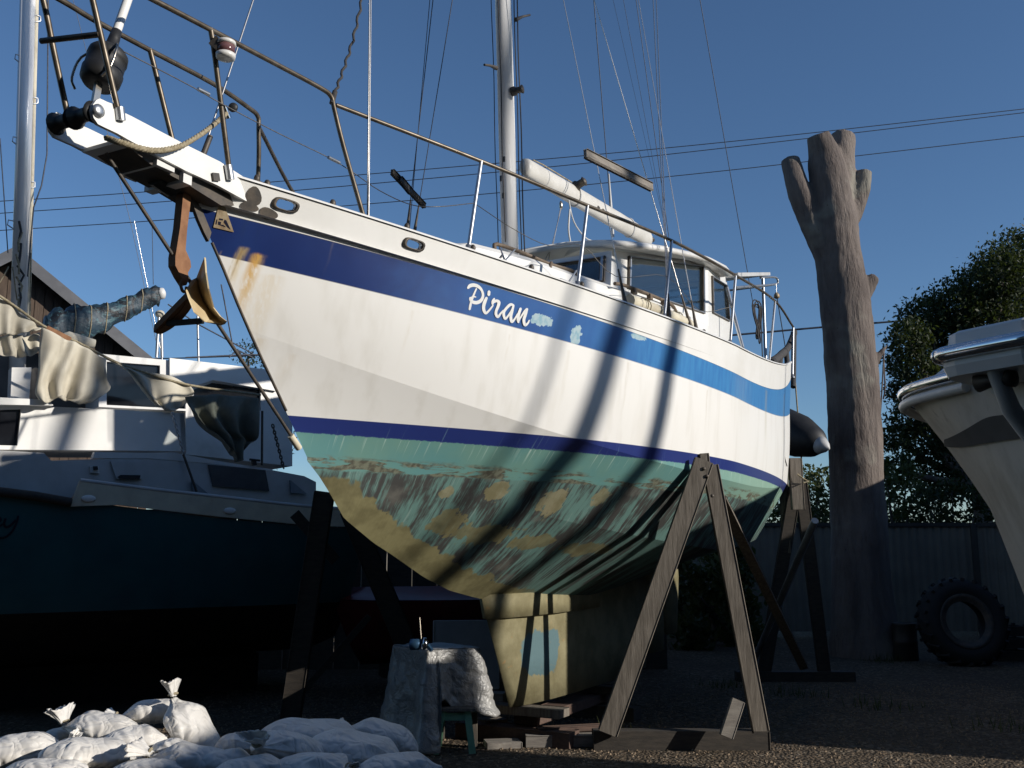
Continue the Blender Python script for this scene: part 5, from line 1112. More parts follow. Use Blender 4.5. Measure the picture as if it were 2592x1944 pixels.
for a, b in (((-0.26, 0.02), (-0.05, 0.03)), ((-0.05, 0.03), (-0.05, 0.27)), ((-0.26, 0.03), (-0.26, 0.27))): MB().bar(Vector((sx + a[0], sy + a[1], zs_ - 0.045)), Vector((sx + b[0], sy + b[1], zs_ - 0.045)), 0.06, 0.015, UPV).build('apron', 'green_paint', stool)
MB().box((sx - 0.155, sy + 0.15, zs_ + 0.012), (0.36, 0.34, 0.022), bev=0.005).build('seat', 'weathered_wood', stool)

# ------------------------------------------------------------------ sandbags
def sandbag(c, ax, L, W, Hh, neck, fan, seed, label, tilt=0.0):
    rng = random.Random(seed); c = Vector(c); ax = Vector(ax).normalized(); sd = Vector((-ax.y, ax.x, 0)).normalized(); up = ax.cross(sd); up = up if up.z > 0 else -up
    r = thing('sandbag', label, 'sandbag', c - UPV * Hh * 0.5, group='white sandbags heaped on the ground')
    rings = []; NA, NS = 30, 40
    for i in range(NA + 1):
        u = -1 + 2 * i / NA; rr = (1 - abs(u) ** 2.7) ** 0.55 if abs(u) < 1 else 0
        if u > 0.35: t = (u - 0.35) / 0.65; rr = lerp((1 - 0.35 ** 2.7) ** 0.55, 0.17, t ** 0.9 * (2 - t ** 0.9) if False else t * t * (3 - 2 * t))
        rr = max(rr, 0.03); ring = []
        for j in range(NS):
            a = 2 * math.pi * j / NS; w = W * 0.5 * rr; h = Hh * 0.5 * rr
            pl = 1 + (0.13 * max(0, u - 0.1) * math.sin(a * 9 + seed) + 0.08 * max(0, u) * math.sin(a * 15 + seed * 2)) + 0.13 * mnoise.noise(Vector((u * 1.8 + seed, math.cos(a) * 1.2, math.sin(a) * 1.2))) + 0.05 * mnoise.noise(Vector((u * 5 + seed, math.cos(a) * 3, math.sin(a) * 3)))
            sa = math.sin(a); sa = sa if sa > 0 else sa * 0.75
            ring.append(c + ax * (u * L * 0.5) + sd * (w * math.cos(a) * pl) + up * (h * sa * pl) - UPV * (0.03 * max(0, abs(u) - 0.5)))
        rings.append(ring)
    MB().loft(rings, True, True, smooth=True).build('sack', 'sack', r)
    if fan > 0:
        nd = (ax * 0.75 + Vector(neck)).normalized(); b = c + ax * (L * 0.49); fx, fy = frame(nd); fr_ = []
        for i in range(8):
            t = i / 7; rad = lerp(W * 0.075, fan, t ** 1.3); q = []
            for j in range(44):
                a = 2 * math.pi * j / 44; k = 1.25 + 0.16 * t * math.sin(a * 11 + seed) + 0.12 * t * math.sin(a * 5 + seed * 1.7); ln = fan * 1.1 * t * (1 + (0.10 * math.sin(a * 3 + seed) + 0.05 * rng.uniform(-1, 1) * (t > 0.95)))
                q.append(b + nd * ln + fx * (rad * 1.15 * k * math.cos(a)) + fy * (rad * 0.34 * k * math.sin(a)))
            fr_.append(q)
        o = MB().loft(fr_, True, False, smooth=True).build('tied_neck', 'sack', r); m = o.modifiers.new('s', 'SOLIDIFY'); m.thickness = 0.003
        MB().tube([b + nd * 0.012 + fx * (W * 0.085 * math.cos(a)) + fy * (W * 0.075 * math.sin(a)) for a in [2 * math.pi * j / 14 for j in range(15)]], 0.007, 6).build('tie_string', 'rope_tan', r)
    return r
BAGS = [  # px, py, half width px, half height px, depth, axis (x,y,z), neck bend, fan, label
    (40, 1905, 105, 48, 6.35, (0.9, 0.25, 0.12), (0.2, 0, 1.1), 0.085, 'sunlit sandbag at the left edge of the heap with upright tied neck'),
    (262, 1848, 92, 44, 6.75, (-0.85, 0.1, 0.10), (0.1, 0, 1.6), 0.12, 'sunlit sandbag with a tall fan-shaped neck at its left end'),
    (385, 1806, 70, 36, 6.95, (-0.9, -0.2, -0.05), (-0.3, 0, 0.3), 0.085, 'topmost sunlit sandbag of the heap with frayed neck to the left'),
    (235, 1912, 112, 46, 6.2, (0.6, 0.5, -0.1), (0, 0, 0.0), 0.0, 'broad plump sunlit sandbag at the front of the heap, no neck showing'),
    (485, 1850, 90, 46, 6.75, (-0.45, 0.2, 0.6), (0, 0, 1.2), 0.11, 'shaded sandbag with a pointed neck standing right of the topmost bag'),
    (500, 1930, 100, 46, 6.1, (-0.9, -0.1, 0.18), (-0.6, 0, 0.35), 0.13, 'half-sunlit crumpled sandbag at front with splayed neck pointing left'),
    (602, 1890, 60, 36, 6.6, (0.6, -0.3, 0.1), (0.1, 0, 0.4), 0.045, 'small round shaded sandbag left of the star-shaped neck'),
    (730, 1905, 110, 52, 6.35, (-0.35, -0.8, 0.3), (-0.2, -0.4, 1.0), 0.09, 'shaded sandbag with a star-shaped tied neck in mid heap'),
    (800, 1868, 125, 50, 6.9, (0.9, 0.2, -0.1), (0, 0, 0), 0.0, 'long shaded sandbag forming the crest right of mid heap'),
    (965, 1868, 85, 44, 7.05, (-0.8, 0.1, 0.22), (-0.4, 0, 0.6), 0.06, 'shaded sandbag at the right end of the heap beside the tarpaulin'),
    (905, 1900, 118, 46, 6.55, (0.85, -0.3, -0.12), (0, 0, 0), 0.0, 'smooth shaded sandbag in front of the right end of the heap'),
    (640, 1950, 90, 36, 5.95, (0.8, 0.4, 0.0), (0, 0, 0), 0.0, 'shaded sandbag cut by the bottom edge, under the star-shaped neck'),
    (790, 1948, 110, 44, 6.0, (0.7, -0.5, 0.1), (0.2, 0, 0.4), 0.05, 'shaded sandbag at the bottom edge below the crest of the heap'),
    (1010, 1945, 95, 40, 6.25, (0.8, 0.3, 0.0), (0, 0, 0), 0.0, 'lowest shaded sandbag at the right foot of the heap'),
    (120, 1960, 110, 40, 5.9, (0.9, -0.2, 0.0), (0, 0, 0), 0.0, 'sunlit sandbag at the lower left corner, cut by the bottom edge'),
    (380, 1962, 100, 40, 5.9, (0.9, 0.3, 0.0), (0, 0, 0), 0.0, 'sandbag at the bottom edge between the two necked front bags'),
    (335, 1880, 75, 42, 6.5, (0.7, 0.5, 0.1), (0, 0, 0), 0.0, 'shaded sandbag in the hollow below the topmost bag'),
    (430, 1905, 60, 36, 6.35, (0.4, -0.7, 0.15), (0, -0.3, 0.5), 0.05, 'small sandbag behind the splayed neck of the front bag'),
    (570, 1932, 70, 38, 6.05, (0.8, 0.2, 0.05), (0, 0, 0), 0.0, 'shaded sandbag wedged right of the crumpled front bag'),
    (690, 1868, 55, 32, 6.85, (0.6, 0.5, 0.2), (-0.3, 0, 0.8), 0.05, 'shaded sandbag behind the star-shaped neck with stubby knot'),
    (160, 1872, 60, 34, 6.9, (0.5, 0.6, 0.15), (0.1, 0, 0.9), 0.05, 'small sunlit sandbag wedged behind the left bags'),
]
BK = 0.74
for i, (px, py, rx, ry, dp, ax, nk, fn, lb) in enumerate(BAGS):
    dp *= BK; k = dp / FPX; sandbag(at(px, py, dp), ax, rx * 2 * k * 1.12, rx * 1.4 * k, ry * 1.75 * k, nk, fn * BK * 0.85, i * 3.7 + 1, lb)
pmat('sand', (0.30, 0.25, 0.17), (0.22, 0.18, 0.12), 0.95, scale=4, bump=0.4, bscale=30)
hm = MB(); rg_ = []
for i in range(9):
    t = i / 8; rg_.append([Vector((-1.65 + (1.45 * (1 - t) + 0.05) * math.cos(a) * 1.0, 4.85 + (0.8 * (1 - t) + 0.05) * math.sin(a), 0.42 * (1 - (1 - t) ** 2) - 0.005)) for a in [2 * math.pi * j / 28 for j in range(28)]])
ho_ = hm.loft(rg_, True, True, smooth=True).build('sand_pile', 'sand'); ho_['kind'] = 'structure'

# ------------------------------------------------------------------ bare pollarded trunk
TY = 15.8
tb = at(2195, 1665, TY); trunk_o = thing('bare_tree', 'tall dead tree trunk with lopped limb stumps at its top', 'tree', (tb.x, TY, 0))
def limb(pts, seg=18):
    P = [at(x, y, TY + dy) for x, y, r, dy in pts]; rr = [r * 0.93 * TY / FPX for x, y, r, dy in pts]
    P2 = catmull(P, 6); R2 = [q.x for q in catmull([(r, 0, 0) for r in rr], 6)]
    return P2, R2
tk = MB()
for pts in [[(2200, 1690, 104, 0), (2192, 1640, 92, 0), (2182, 1500, 78, 0), (2172, 1300, 73, 0), (2166, 1150, 71, 0), (2160, 1000, 71, 0), (2150, 880, 70, 0), (2138, 760, 68, 0), (2122, 650, 64, 0), (2112, 560, 62, 0), (2100, 470, 55, 0), (2088, 400, 48, 0), (2070, 340, 32, -0.1)],
            [(2112, 600, 52, 0.1), (2118, 500, 50, 0.15), (2126, 420, 42, 0.2), (2134, 342, 34, 0.25)],
            [(2112, 690, 34, 0.0), (2088, 630, 38, -0.02), (2046, 540, 36, 0), (2018, 470, 32, 0), (2000, 405, 27, 0.1)],
            [(2128, 600, 24, 0.05), (2150, 560, 25, 0.1), (2168, 520, 25, 0.1), (2182, 475, 24, 0.1), (2190, 432, 20, 0.1)],
            [(2150, 770, 40, 0), (2186, 738, 27, 0), (2206, 712, 20, -0.05), (2216, 702, 16, -0.05)],
            [(2190, 940, 26, 0), (2215, 915, 14, 0), (2232, 890, 8, 0), (2246, 874, 4, 0)], [(2210, 1650, 70, 0), (2250, 1690, 52, -0.2), (2285, 1705, 30, -0.3)]]:
    P2, R2 = limb(pts); tk.tube(P2, R2, 20)
to = tk.build('trunk', 'bark', trunk_o)
m = to.modifiers.new('r', 'REMESH'); m.mode = 'VOXEL'; m.voxel_size = 0.03; m.use_smooth_shade = True
m = to.modifiers.new('sm', 'SMOOTH'); m.iterations = 3; m.factor = 0.5
tx_ = bpy.data.textures.new('barkn', 'CLOUDS'); tx_.noise_scale = 0.35
m = to.modifiers.new('d', 'DISPLACE'); m.texture = tx_; m.strength = 0.04; m.texture_coords = 'LOCAL'
MB().tube(catmull([at(2238, 882, TY), at(2234, 960, TY - 0.1), at(2228, 1050, TY - 0.05), at(2220, 1090, TY)], 4), 0.012, 6).build('bark_strip', 'bark', trunk_o)
MB().tube(catmull([at(2236, 895, TY), at(2240, 980, TY - 0.1), at(2236, 1010, TY)], 4), 0.012, 6).build('bark_strip', 'bark', trunk_o)

# ------------------------------------------------------------------ leafy trees and bushes
def leaves(blobs, n, size, seed):
    rng = np.random.RandomState(seed); w = np.array([b[3] * b[4] * b[5] for b in blobs]) ** 0.75; w /= w.sum()
    pick = rng.choice(len(blobs), n, p=w); bl_ = np.array(blobs)[pick]
    d = rng.normal(size=(n, 3)); d /= np.linalg.norm(d, axis=1)[:, None]; rad = rng.uniform(0.35, 1.0, n) ** 0.5 * (1 + 0.18 * rng.normal(size=n))
    # sub clumps
    cl = rng.normal(size=(n, 3)) * 0.10
    c = bl_[:, :3] + (d * rad[:, None] + cl) * bl_[:, 3:6]
    t1 = rng.normal(size=(n, 3)); t1 /= np.linalg.norm(t1, axis=1)[:, None]; t2 = np.cross(t1, rng.normal(size=(n, 3))); t2 /= np.linalg.norm(t2, axis=1)[:, None]
    s = size * rng.uniform(0.6, 1.4, n)[:, None]
    v = np.stack([c - t1 * s, c + t2 * s * 0.45, c + t1 * s, c - t2 * s * 0.45], 1).reshape(-1, 3); return v
def leaf_tree(name, label, base, blobs, n, size, mat, seed, group, limbs=True, cat='tree'):
    r = thing(name, label, cat, base, group=group); base = Vector(base)
    tr_ = MB(); top = max(b[2] for b in blobs)
    cx = sum(b[0] for b in blobs) / len(blobs); cy = sum(b[1] for b in blobs) / len(blobs)
    fork = Vector((lerp(base.x, cx, 0.5), lerp(base.y, cy, 0.5), base.z + (top - base.z) * 0.35)); tr_.tube([base, base.lerp(fork, 0.5) + Vector((0.05, 0, 0)), fork], [0.03 * (top - base.z) + 0.03, 0.024 * (top - base.z) + 0.02, 0.02 * (top - base.z) + 0.015], 9)
    for b in blobs: p = Vector(b[:3]); tr_.tube([fork, fork.lerp(p, 0.5) + Vector((0, 0, -0.1)), p], [0.016 * (top - base.z), 0.010 * (top - base.z), 0.004 * (top - base.z)], 6)
    tr_.build('trunk', 'bark', r)
    v = leaves(blobs, n, size, seed) - np.array(base); me = bpy.data.meshes.new('crown'); nf = len(v) // 4
    me.vertices.add(len(v)); me.vertices.foreach_set('co', v.ravel()); me.loops.add(nf * 4); me.loops.foreach_set('vertex_index', np.arange(nf * 4)); me.polygons.add(nf)
    me.polygons.foreach_set('loop_start', np.arange(nf) * 4); me.polygons.foreach_set('loop_total', np.full(nf, 4)); me.update(); me.validate(); me.materials.append(M[mat])
    o = bpy.data.objects.new('crown', me); COL.objects.link(o); o.parent = r; return r
def blob_px(lst, y0, spread=1.0):
    out = []
    for i, (x, y, r) in enumerate(lst): yy = y0 + ((i * 7) % 5 - 2) * 0.6 * spread; c = at(x, y, yy); k = r * yy / FPX; out.append((c.x, c.y, c.z, k, k * 0.9, k * 0.85))
    return out
BY = 27.0
cr1 = blob_px([(2540, 690, 85), (2600, 650, 90), (2480, 730, 75), (2420, 780, 80), (2350, 810, 75), (2300, 860, 60), (2275, 920, 40), (2400, 880, 95), (2520, 830, 110), (2620, 780, 120), (2330, 940, 60), (2290, 990, 48), (2420, 980, 80), (2300, 1060, 55), (2255, 1110, 42), (2270, 1190, 50), (2380, 1220, 70), (2490, 1200, 70), (2340, 1120, 70), (2440, 1090, 80), (2560, 980, 100), (2700, 700, 120), (2700, 900, 140)], BY)
leaf_tree('leafy_tree', 'big dark green tree rising behind the white motor boat at right', (at(2520, 1600, BY).x, BY, 0), cr1, 80000, 0.062, 'leaf_dark', 3, 'trees behind the fence')
def bushrow(px0, px1, ytop, y, n, lab, seed, mat='leaf_olive', nl=5000):
    rng = random.Random(seed); ls = []
    for i in range(n): x = lerp(px0, px1, (i + 0.5) / n); ls += [(x + rng.uniform(-15, 15), ytop + rng.uniform(10, 40), rng.uniform(30, 45)), (x + rng.uniform(-15, 15), ytop + 75 + rng.uniform(0, 30), rng.uniform(40, 55)), (x, ytop + 150, 55), (x + 20, ytop + 230, 60)]
    b = blob_px(ls, y); leaf_tree('leafy_bush', lab, (at((px0 + px1) / 2, 1600, y).x, y, 0), b, nl, 0.07, mat, seed, 'bushes behind the fence', cat='bush')
bushrow(1950, 2120, 1180, 24, 3, 'olive green bush over the fence between the yacht stern and bare trunk', 11)
bushrow(2215, 2330, 1170, 24.5, 2, 'sparse bush over the fence just right of the bare trunk', 12, nl=3500)
bushrow(2320, 2520, 1230, 23.5, 3, 'dark bush over the fence below the white motor boat', 13, 'leaf_dark', 5000)
bushrow(1700, 1900, 1380, 17.5, 3, 'leafy shrub behind the A-frame under the yacht stern', 14, 'leaf_olive', 5000)
bushrow(585, 700, 885, 40, 2, 'distant treetop peeping over the left boat beside the stem', 15, 'leaf_dark', 3500)
bushrow(1340, 1700, 1330, 23.0, 5, 'dark hedge seen under the yacht behind the keel', 16, 'leaf_dark', 6000)

# ------------------------------------------------------------------ sheet-metal fence
FX = 19.6
fen = thing('metal_fence', 'tall sheet metal fence with dark posts at the back of the yard', 'fence', (2, FX, 0))
zt_f = at(2350, 1328, FX).z; x = -16.0; pw = at(2467, 1400, FX).x; step = 2.37
x = pw - step * 12
while x < 22:
    rb_ = []; n = 14
    for j in range(n * 4 + 1):
        u = j / (n * 4); ph = (j % 4); rb_.append((x + 0.06 + (step - 0.12) * u, FX + (0.0 if ph in (0, 1) else 0.022)))
    mb = MB(); mb.loft([[Vector((a, b, 0.08)) for a, b in rb_], [Vector((a, b, zt_f - 0.03)) for a, b in rb_]], False); mb.build('fence_panel', 'fence_iron', fen)
    MB().box((x, FX - 0.01, zt_f / 2), (0.125, 0.09, zt_f + 0.03), bev=0.004).build('fence_post', 'fence_post', fen)
    MB().box((x + step / 2, FX, zt_f), (step - 0.126, 0.07, 0.075)).build('fence_rail', 'fence_post', fen); x += step

# ------------------------------------------------------------------ tractor tyre against the fence
tc = at(2435, 1585, 14.6); tR = 0.62; tc.z = tR - 0.03
ty = thing('tractor_tyre', 'big black tractor tyre with a rusty rim leaning by the fence', 'tyre', (tc.x, tc.y, 0))
axt = Vector((0.05, -0.97, 0.22)).normalized()
MB().lathe(tc - axt * 0.0, axt, [(0.36, -0.16), (0.50, -0.19), (0.60, -0.16), (0.63, -0.08), (0.63, 0.08), (0.60, 0.16), (0.50, 0.19), (0.40, 0.17), (0.36, 0.13), (0.36, -0.16)], 40, caps=False).build('tread', 'rubber', ty)
xt, yt = frame(axt)
for j in range(22):
    a = 2 * math.pi * j / 22; r0 = xt * math.cos(a) + yt * math.sin(a); t0 = -xt * math.sin(a) + yt * math.cos(a)
    for sgn in (1, -1): MB().bar(tc + r0 * 0.645 + axt * 0.01 * sgn + t0 * 0.05 * sgn, tc + r0 * 0.60 + axt * 0.175 * sgn - t0 * 0.05, 0.05, 0.045, r0).build('lug', 'rubber', ty)
MB().lathe(tc, axt, [(0.30, 0.10), (0.36, 0.12), (0.40, 0.165), (0.395, 0.18), (0.345, 0.14), (0.29, 0.12)], 36, caps=False).build('rim', 'dark_steel', ty)
for i, (px, py, w, d, h, lb) in enumerate([(2290, 1600, 0.35, 0.3, 0.55, 'dark drum between the bare trunk and tractor tyre'), (2545, 1610, 0.5, 0.4, 0.6, 'dark crate at the right of the tractor tyre')]):
    c = at(px, py, 15.2); mb = MB()
    if i == 0: mb.lathe((c.x, c.y, 0), UPV, [(0.17, 0), (0.18, 0.02), (0.175, 0.25), (0.185, 0.27), (0.175, 0.29), (0.175, 0.52), (0.185, 0.55), (0.16, 0.555), (0.15, 0.53)], 20)
    else:
        for zz in (0.08, 0.26, 0.44): mb.box((c.x, c.y - 0.2, zz), (w, 0.03, 0.14)); mb.box((c.x, c.y + 0.2, zz), (w, 0.03, 0.14)); mb.box((c.x - 0.25, c.y, zz), (0.03, 0.36, 0.14)); mb.box((c.x + 0.25, c.y, zz), (0.03, 0.36, 0.14))
        for sx2 in (-0.22, 0.22):
            for sy2 in (-0.17, 0.17): mb.box((c.x + sx2, c.y + sy2, 0.27), (0.04, 0.04, 0.54))
    solo(mb, 'steel_drum' if i == 0 else 'crate', 'fence_post', (c.x, c.y, 0), lb, 'drum' if i == 0 else 'crate')

# ------------------------------------------------------------------ overhead wires
def wire(pts, y, r, lb, sag=0.0):
    P = catmull([at(a, b, y) for a, b in pts], 4); mb = MB().tube(P, r, 6); solo(mb, 'overhead_wire', 'dark_wire', P[0], lb, 'wire', 'overhead wires')
wire([(-60, 513), (405, 483), (1296, 410), (1900, 353), (2660, 268)], 45, 0.020, 'uppermost of the thin power lines crossing the sky')
wire([(-60, 544), (446, 508), (1296, 432), (1900, 367), (2660, 277)], 45, 0.020, 'middle power line, close under the uppermost one')
wire([(-60, 587), (470, 553), (1296, 485), (1900, 425), (2660, 337)], 45, 0.020, 'lowest of the three thin power lines crossing the sky')
wire([(1500, 878), (1880, 846), (2120, 825), (2450, 800), (2660, 786)], 30, 0.032, 'thick black cable running low behind the bare trunk')
wire([(380, 908), (470, 906), (640, 900), (800, 893)], 30, 0.02, 'dark cable just above the cabin roof of the left boat')
# ------------------------------------------------------------------ white motor boat at the right edge
CO = Vector((2.35, 4.27, 0)); CA = Vector((0.85, 0.53, 0)).normalized(); CN = Vector((-CA.y, CA.x, 0))     # CN: towards the picture's left
cru = thing('motor_boat', 'white motor boat bow with chrome rub rail at the right edge', 'motor boat', CO + CA * 2)
CS = 0.88
def C(a, h, z): return CO + CA * (a * CS) + CN * (h * CS) + UPV * (EYE + (z - EYE) * CS if z > 0.5 else z)
SA = [0, 0.08, 0.18, 0.34, 0.56, 0.85, 1.25, 1.75, 2.3, 3.0]
HS = [0.36, 0.60, 0.82, 1.00, 1.12, 1.20, 1.25, 1.28, 1.28, 1.28]
HC = [0.02, 0.08, 0.17, 0.30, 0.46, 0.64, 0.80, 0.90, 0.95, 0.97]
ZS = [2.54, 2.54, 2.54, 2.54, 2.54, 2.53, 2.52, 2.51, 2.50, 2.48]
ZC = [2.16, 1.97, 1.78, 1.58, 1.40, 1.26, 1.16, 1.10, 1.08, 1.08]
ZK = [2.06, 1.82, 1.56, 1.28, 1.08, 0.92, 0.84, 0.80, 0.80, 0.80]
def crows(side):
    top = [C(a, h * side, z) for a, h, z in zip(SA, HS, ZS)]; mid = [C(a, (h * 0.35 + c * 0.65) * side * (0.97), lerp(z, zc, 0.55)) for a, h, c, z, zc in zip(SA, HS, HC, ZS, ZC)]
    ch = [C(a, c * side, z) for a, c, z in zip(SA, HC, ZC)]; kk = [C(a, 0, z) for a, z in zip(SA, ZK)]
    return [catmull(r, 5) for r in (top, mid, ch)], [catmull(r, 5) for r in (ch, kk)]
def make_cru_mat():
    k = NT('cruiser_gel'); v = k.pos(); z = k.sep(v)[2]; n = k.noise(k.scale(v, (3, 3, 0.8)), 2.2, 5, 0.65)
    col = k.mix(k.ss(n, 0.4, 0.7), (0.66, 0.60, 0.52), (0.50, 0.44, 0.36))
    col = k.mix(k.mul(k.ss(k.noise(k.scale(v, (7, 7, 0.8)), 1.6, 6, 0.7), 0.56, 0.72), k.mul(0.8, k.ss(z, 2.0, 2.5))), col, (0.14, 0.10, 0.07))
    col = k.mix(k.band(z, 1.25, 1.268, 0.003), col, (0.55, 0.16, 0.05)); col = k.mix(k.ss(z, 1.25, 1.255, 1.0, 0.0), col, (0.018, 0.018, 0.02))
    M['cruiser'] = k.bsdf(col, 0.35, 0, k.bump(k.noise(v, 3, 3), 0.05, 0.01))
make_cru_mat()
ch_ = MB()
for sd_ in (1, -1):
    up_, dn_ = crows(sd_)
    mid2 = []
    for t in (0.25, 0.5, 0.75): mid2.append([a.lerp(b, t) for a, b in zip(up_[0], up_[1])])
    ch_.loft([up_[0]] + mid2 + [up_[1], up_[2]], False, smooth=True); ch_.loft(dn_, False, smooth=True)
up_p, _ = crows(1); up_m, _ = crows(-1)
ch_.loft([[up_p[0][0], up_m[0][0]], [up_p[1][0], up_m[1][0]], [up_p[2][0], up_m[2][0]]], False)
tl2 = [up_p[0][-1], up_p[1][-1], up_p[2][-1], C(3.0, 0, 0.80), up_m[2][-1], up_m[1][-1], up_m[0][-1]]; ch_.add(tl2, [tuple(range(7))])
cho = ch_.build('hull', 'cruiser', cru); CT = BVHTree.FromPolygons([tuple(p) for p in ch_.v], ch_.f)
dkm = MB(); dkm.loft([[p + UPV * 0.002 for p in up_p[0]], [p.lerp(q, 0.12) + UPV * 0.10 for p, q in zip(up_p[0], up_m[0])], [p.lerp(q, 0.5) + UPV * 0.16 for p, q in zip(up_p[0], up_m[0])], [p.lerp(q, 0.88) + UPV * 0.10 for p, q in zip(up_p[0], up_m[0])], [p + UPV * 0.002 for p in up_m[0]]], False, smooth=True); dkm.build('deck', 'white_gel', cru)
for sd_, rowz in ((1, up_p[0]), (-1, up_m[0])):
    for dz, r, mt in ((0.02, 0.030, 'chrome'), (-0.045, 0.026, 'white_gel')):
        MB().tube([p + CN * (0.025 * sd_) + UPV * dz for p in rowz], r, 10).build('rub_rail', mt, cru)
# bow platform with its own chrome band
def plat(z, grow=0.0): return [C(a, h, z) for a, h in [(-0.42 - grow, -0.27), (-0.45 - grow, -0.2), (-0.45 - grow, 0.14), (-0.43 - grow, 0.20 + grow), (-0.37 - grow, 0.24 + grow), (0.25, 0.34 + grow), (0.6, 0.38), (0.6, -0.38), (0.25, -0.34 - grow), (-0.37 - grow, -0.28 - grow)]]
pm_ = MB(); pm_.loft([plat(2.47), plat(2.52, 0.015), plat(2.56, 0.015), plat(2.60, 0.0), plat(2.685, -0.012), plat(2.70, -0.035)], True, True, smooth=False); plo = pm_.build('bow_platform', 'white_gel', cru)
cb = [C(a, h, 2.585) for a, h in [(0.3, 0.37), (-0.36, 0.265), (-0.44, 0.225), (-0.475, 0.15), (-0.475, -0.2), (-0.44, -0.28), (-0.36, -0.31), (0.3, -0.37)]]
MB().tube(catmull(cb, 4), 0.034, 12).build('platform_band', 'chrome', plo)
MB().lathe(C(-0.05, 0.06, 2.70), UPV, [(0.11, 0), (0.10, 0.03), (0.05, 0.06), (0.01, 0.07)], 18).build('deck_fitting', 'chrome', plo)
MB().tube([C(-0.40, -0.02, 2.50), C(-0.25, 0, 2.30), C(0.12, 0.0, 1.99)], [0.035, 0.04, 0.035], 12).build('bow_eye_arm', 'grey_white', cru)
MB().lathe(C(-0.34, -0.09, 2.44), CN, [(0.02, 0), (0.045, 0.01), (0.03, 0.07), (0.03, 0.11), (0.045, 0.17), (0.02, 0.18)], 14).build('anchor_roller', 'dark_steel', cru)
cbm = MB(); cbm.plate([C(1.5, -0.3, 2.62), C(2.6, -0.4, 2.62), C(2.6, -0.4, 3.3)], (), CN * 0.25); cbm.build('screen_support', 'white_gel', cru)
# dark wedge on the bow flare
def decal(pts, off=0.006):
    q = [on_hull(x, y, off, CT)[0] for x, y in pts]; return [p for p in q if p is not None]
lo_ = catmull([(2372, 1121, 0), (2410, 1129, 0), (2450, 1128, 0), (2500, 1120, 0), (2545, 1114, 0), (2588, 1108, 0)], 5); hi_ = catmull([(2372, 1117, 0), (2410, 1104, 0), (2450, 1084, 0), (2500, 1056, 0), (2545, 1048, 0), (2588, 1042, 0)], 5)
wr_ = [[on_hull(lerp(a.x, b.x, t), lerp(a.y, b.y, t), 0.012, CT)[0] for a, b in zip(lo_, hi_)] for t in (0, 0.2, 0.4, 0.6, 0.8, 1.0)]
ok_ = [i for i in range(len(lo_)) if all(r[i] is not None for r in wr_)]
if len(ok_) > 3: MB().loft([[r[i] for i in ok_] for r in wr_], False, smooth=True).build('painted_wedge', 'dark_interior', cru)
# trailer cradle under the hull, outside the picture
for a in (1.5, 2.5):
    for h in (0.7, -0.7): MB().bar(C(a, h, 0), C(a, h, 1.35), 0.10, 0.10).build('cradle_post', 'dark_steel', cru)
    MB().bar(C(a, -0.9, 0.30), C(a, 0.9, 0.30), 0.10, 0.12, UPV).build('cradle_beam', 'dark_steel', cru)

# ------------------------------------------------------------------ clutter in the gloom under the yacht
rb0 = at(1130, 1600, 12.2)
run = thing('red_runabout', 'small dark red boat hull in the shade behind the keel', 'boat', (rb0.x, rb0.y, 0.15))
rr_ = MB(); A_ = Vector((0.95, 0.3, 0)).normalized(); N_ = Vector((0.3, -0.95, 0))
SS = [-1.4, -1.0, -0.3, 0.5, 1.3]; hw = [0.05, 0.4, 0.62, 0.68, 0.66]
tp = [rb0 * 1 + A_ * s + N_ * h for s, h in zip(SS, hw)]; tpz = lambda L, z: [Vector((p.x, p.y, z)) for p in L]
bt_ = [rb0 + A_ * (s * 0.9 + 0.1) + N_ * (h * 0.75) for s, h in zip(SS, hw)]; kl = [rb0 + A_ * (s * 0.85 + 0.15) for s in SS]
far = lambda L, k: [p - N_ * (2 * h * k) for p, h in zip(L, hw)]
rr_.loft([tpz(tp, 1.05), tpz(bt_, 0.5), tpz(kl, 0.3), tpz(far(bt_, 0.75), 0.5), tpz(far(tp, 1), 1.05)], False, smooth=True); rr_.add([tpz(tp, 1.05)[-1], tpz(bt_, .5)[-1], tpz(kl, .3)[-1], tpz(far(bt_, .75), .5)[-1], tpz(far(tp, 1), 1.05)[-1]], [(0, 1, 2, 3, 4)]); rr_.build('hull', 'red_gel', run)
d2 = MB(); d2.loft([tpz(tp, 1.06), [Vector((rb0.x, rb0.y, 1.2)) + A_ * s - Vector((0, 0, 0)) for s in SS], tpz(far(tp, 1), 1.06)], False, smooth=True); d2.build('deck', 'red_gel', run)
MB().box((rb0.x, rb0.y, 0.23), (1.6, 0.3, 0.16), 0.3).build('chock', 'dark_wood', run)
pn_ = MB(); pn_.box((at(1180, 1640, 11.2).x, 11.2, 0.48), (0.75, 0.06, 0.75), 0.1, bev=0.01); solo(pn_, 'cement_sheet', 'grey_white', (at(1180, 1640, 11.2).x, 11.2, 0.1), 'dull grey sheet standing in the shade left of the keel', 'sheet')
bk = gnd(972, 1698); mb = MB(); mb.lathe((bk.x, bk.y + 0.6, 0), UPV, [(0.10, 0), (0.115, 0.01), (0.135, 0.30), (0.145, 0.30), (0.145, 0.32), (0.13, 0.32), (0.12, 0.05), (0.01, 0.04)], 20); solo(mb, 'paint_bucket', 'white_paint', (bk.x, bk.y + 0.6, 0), 'white bucket catching light behind the silver tarpaulin', 'bucket')

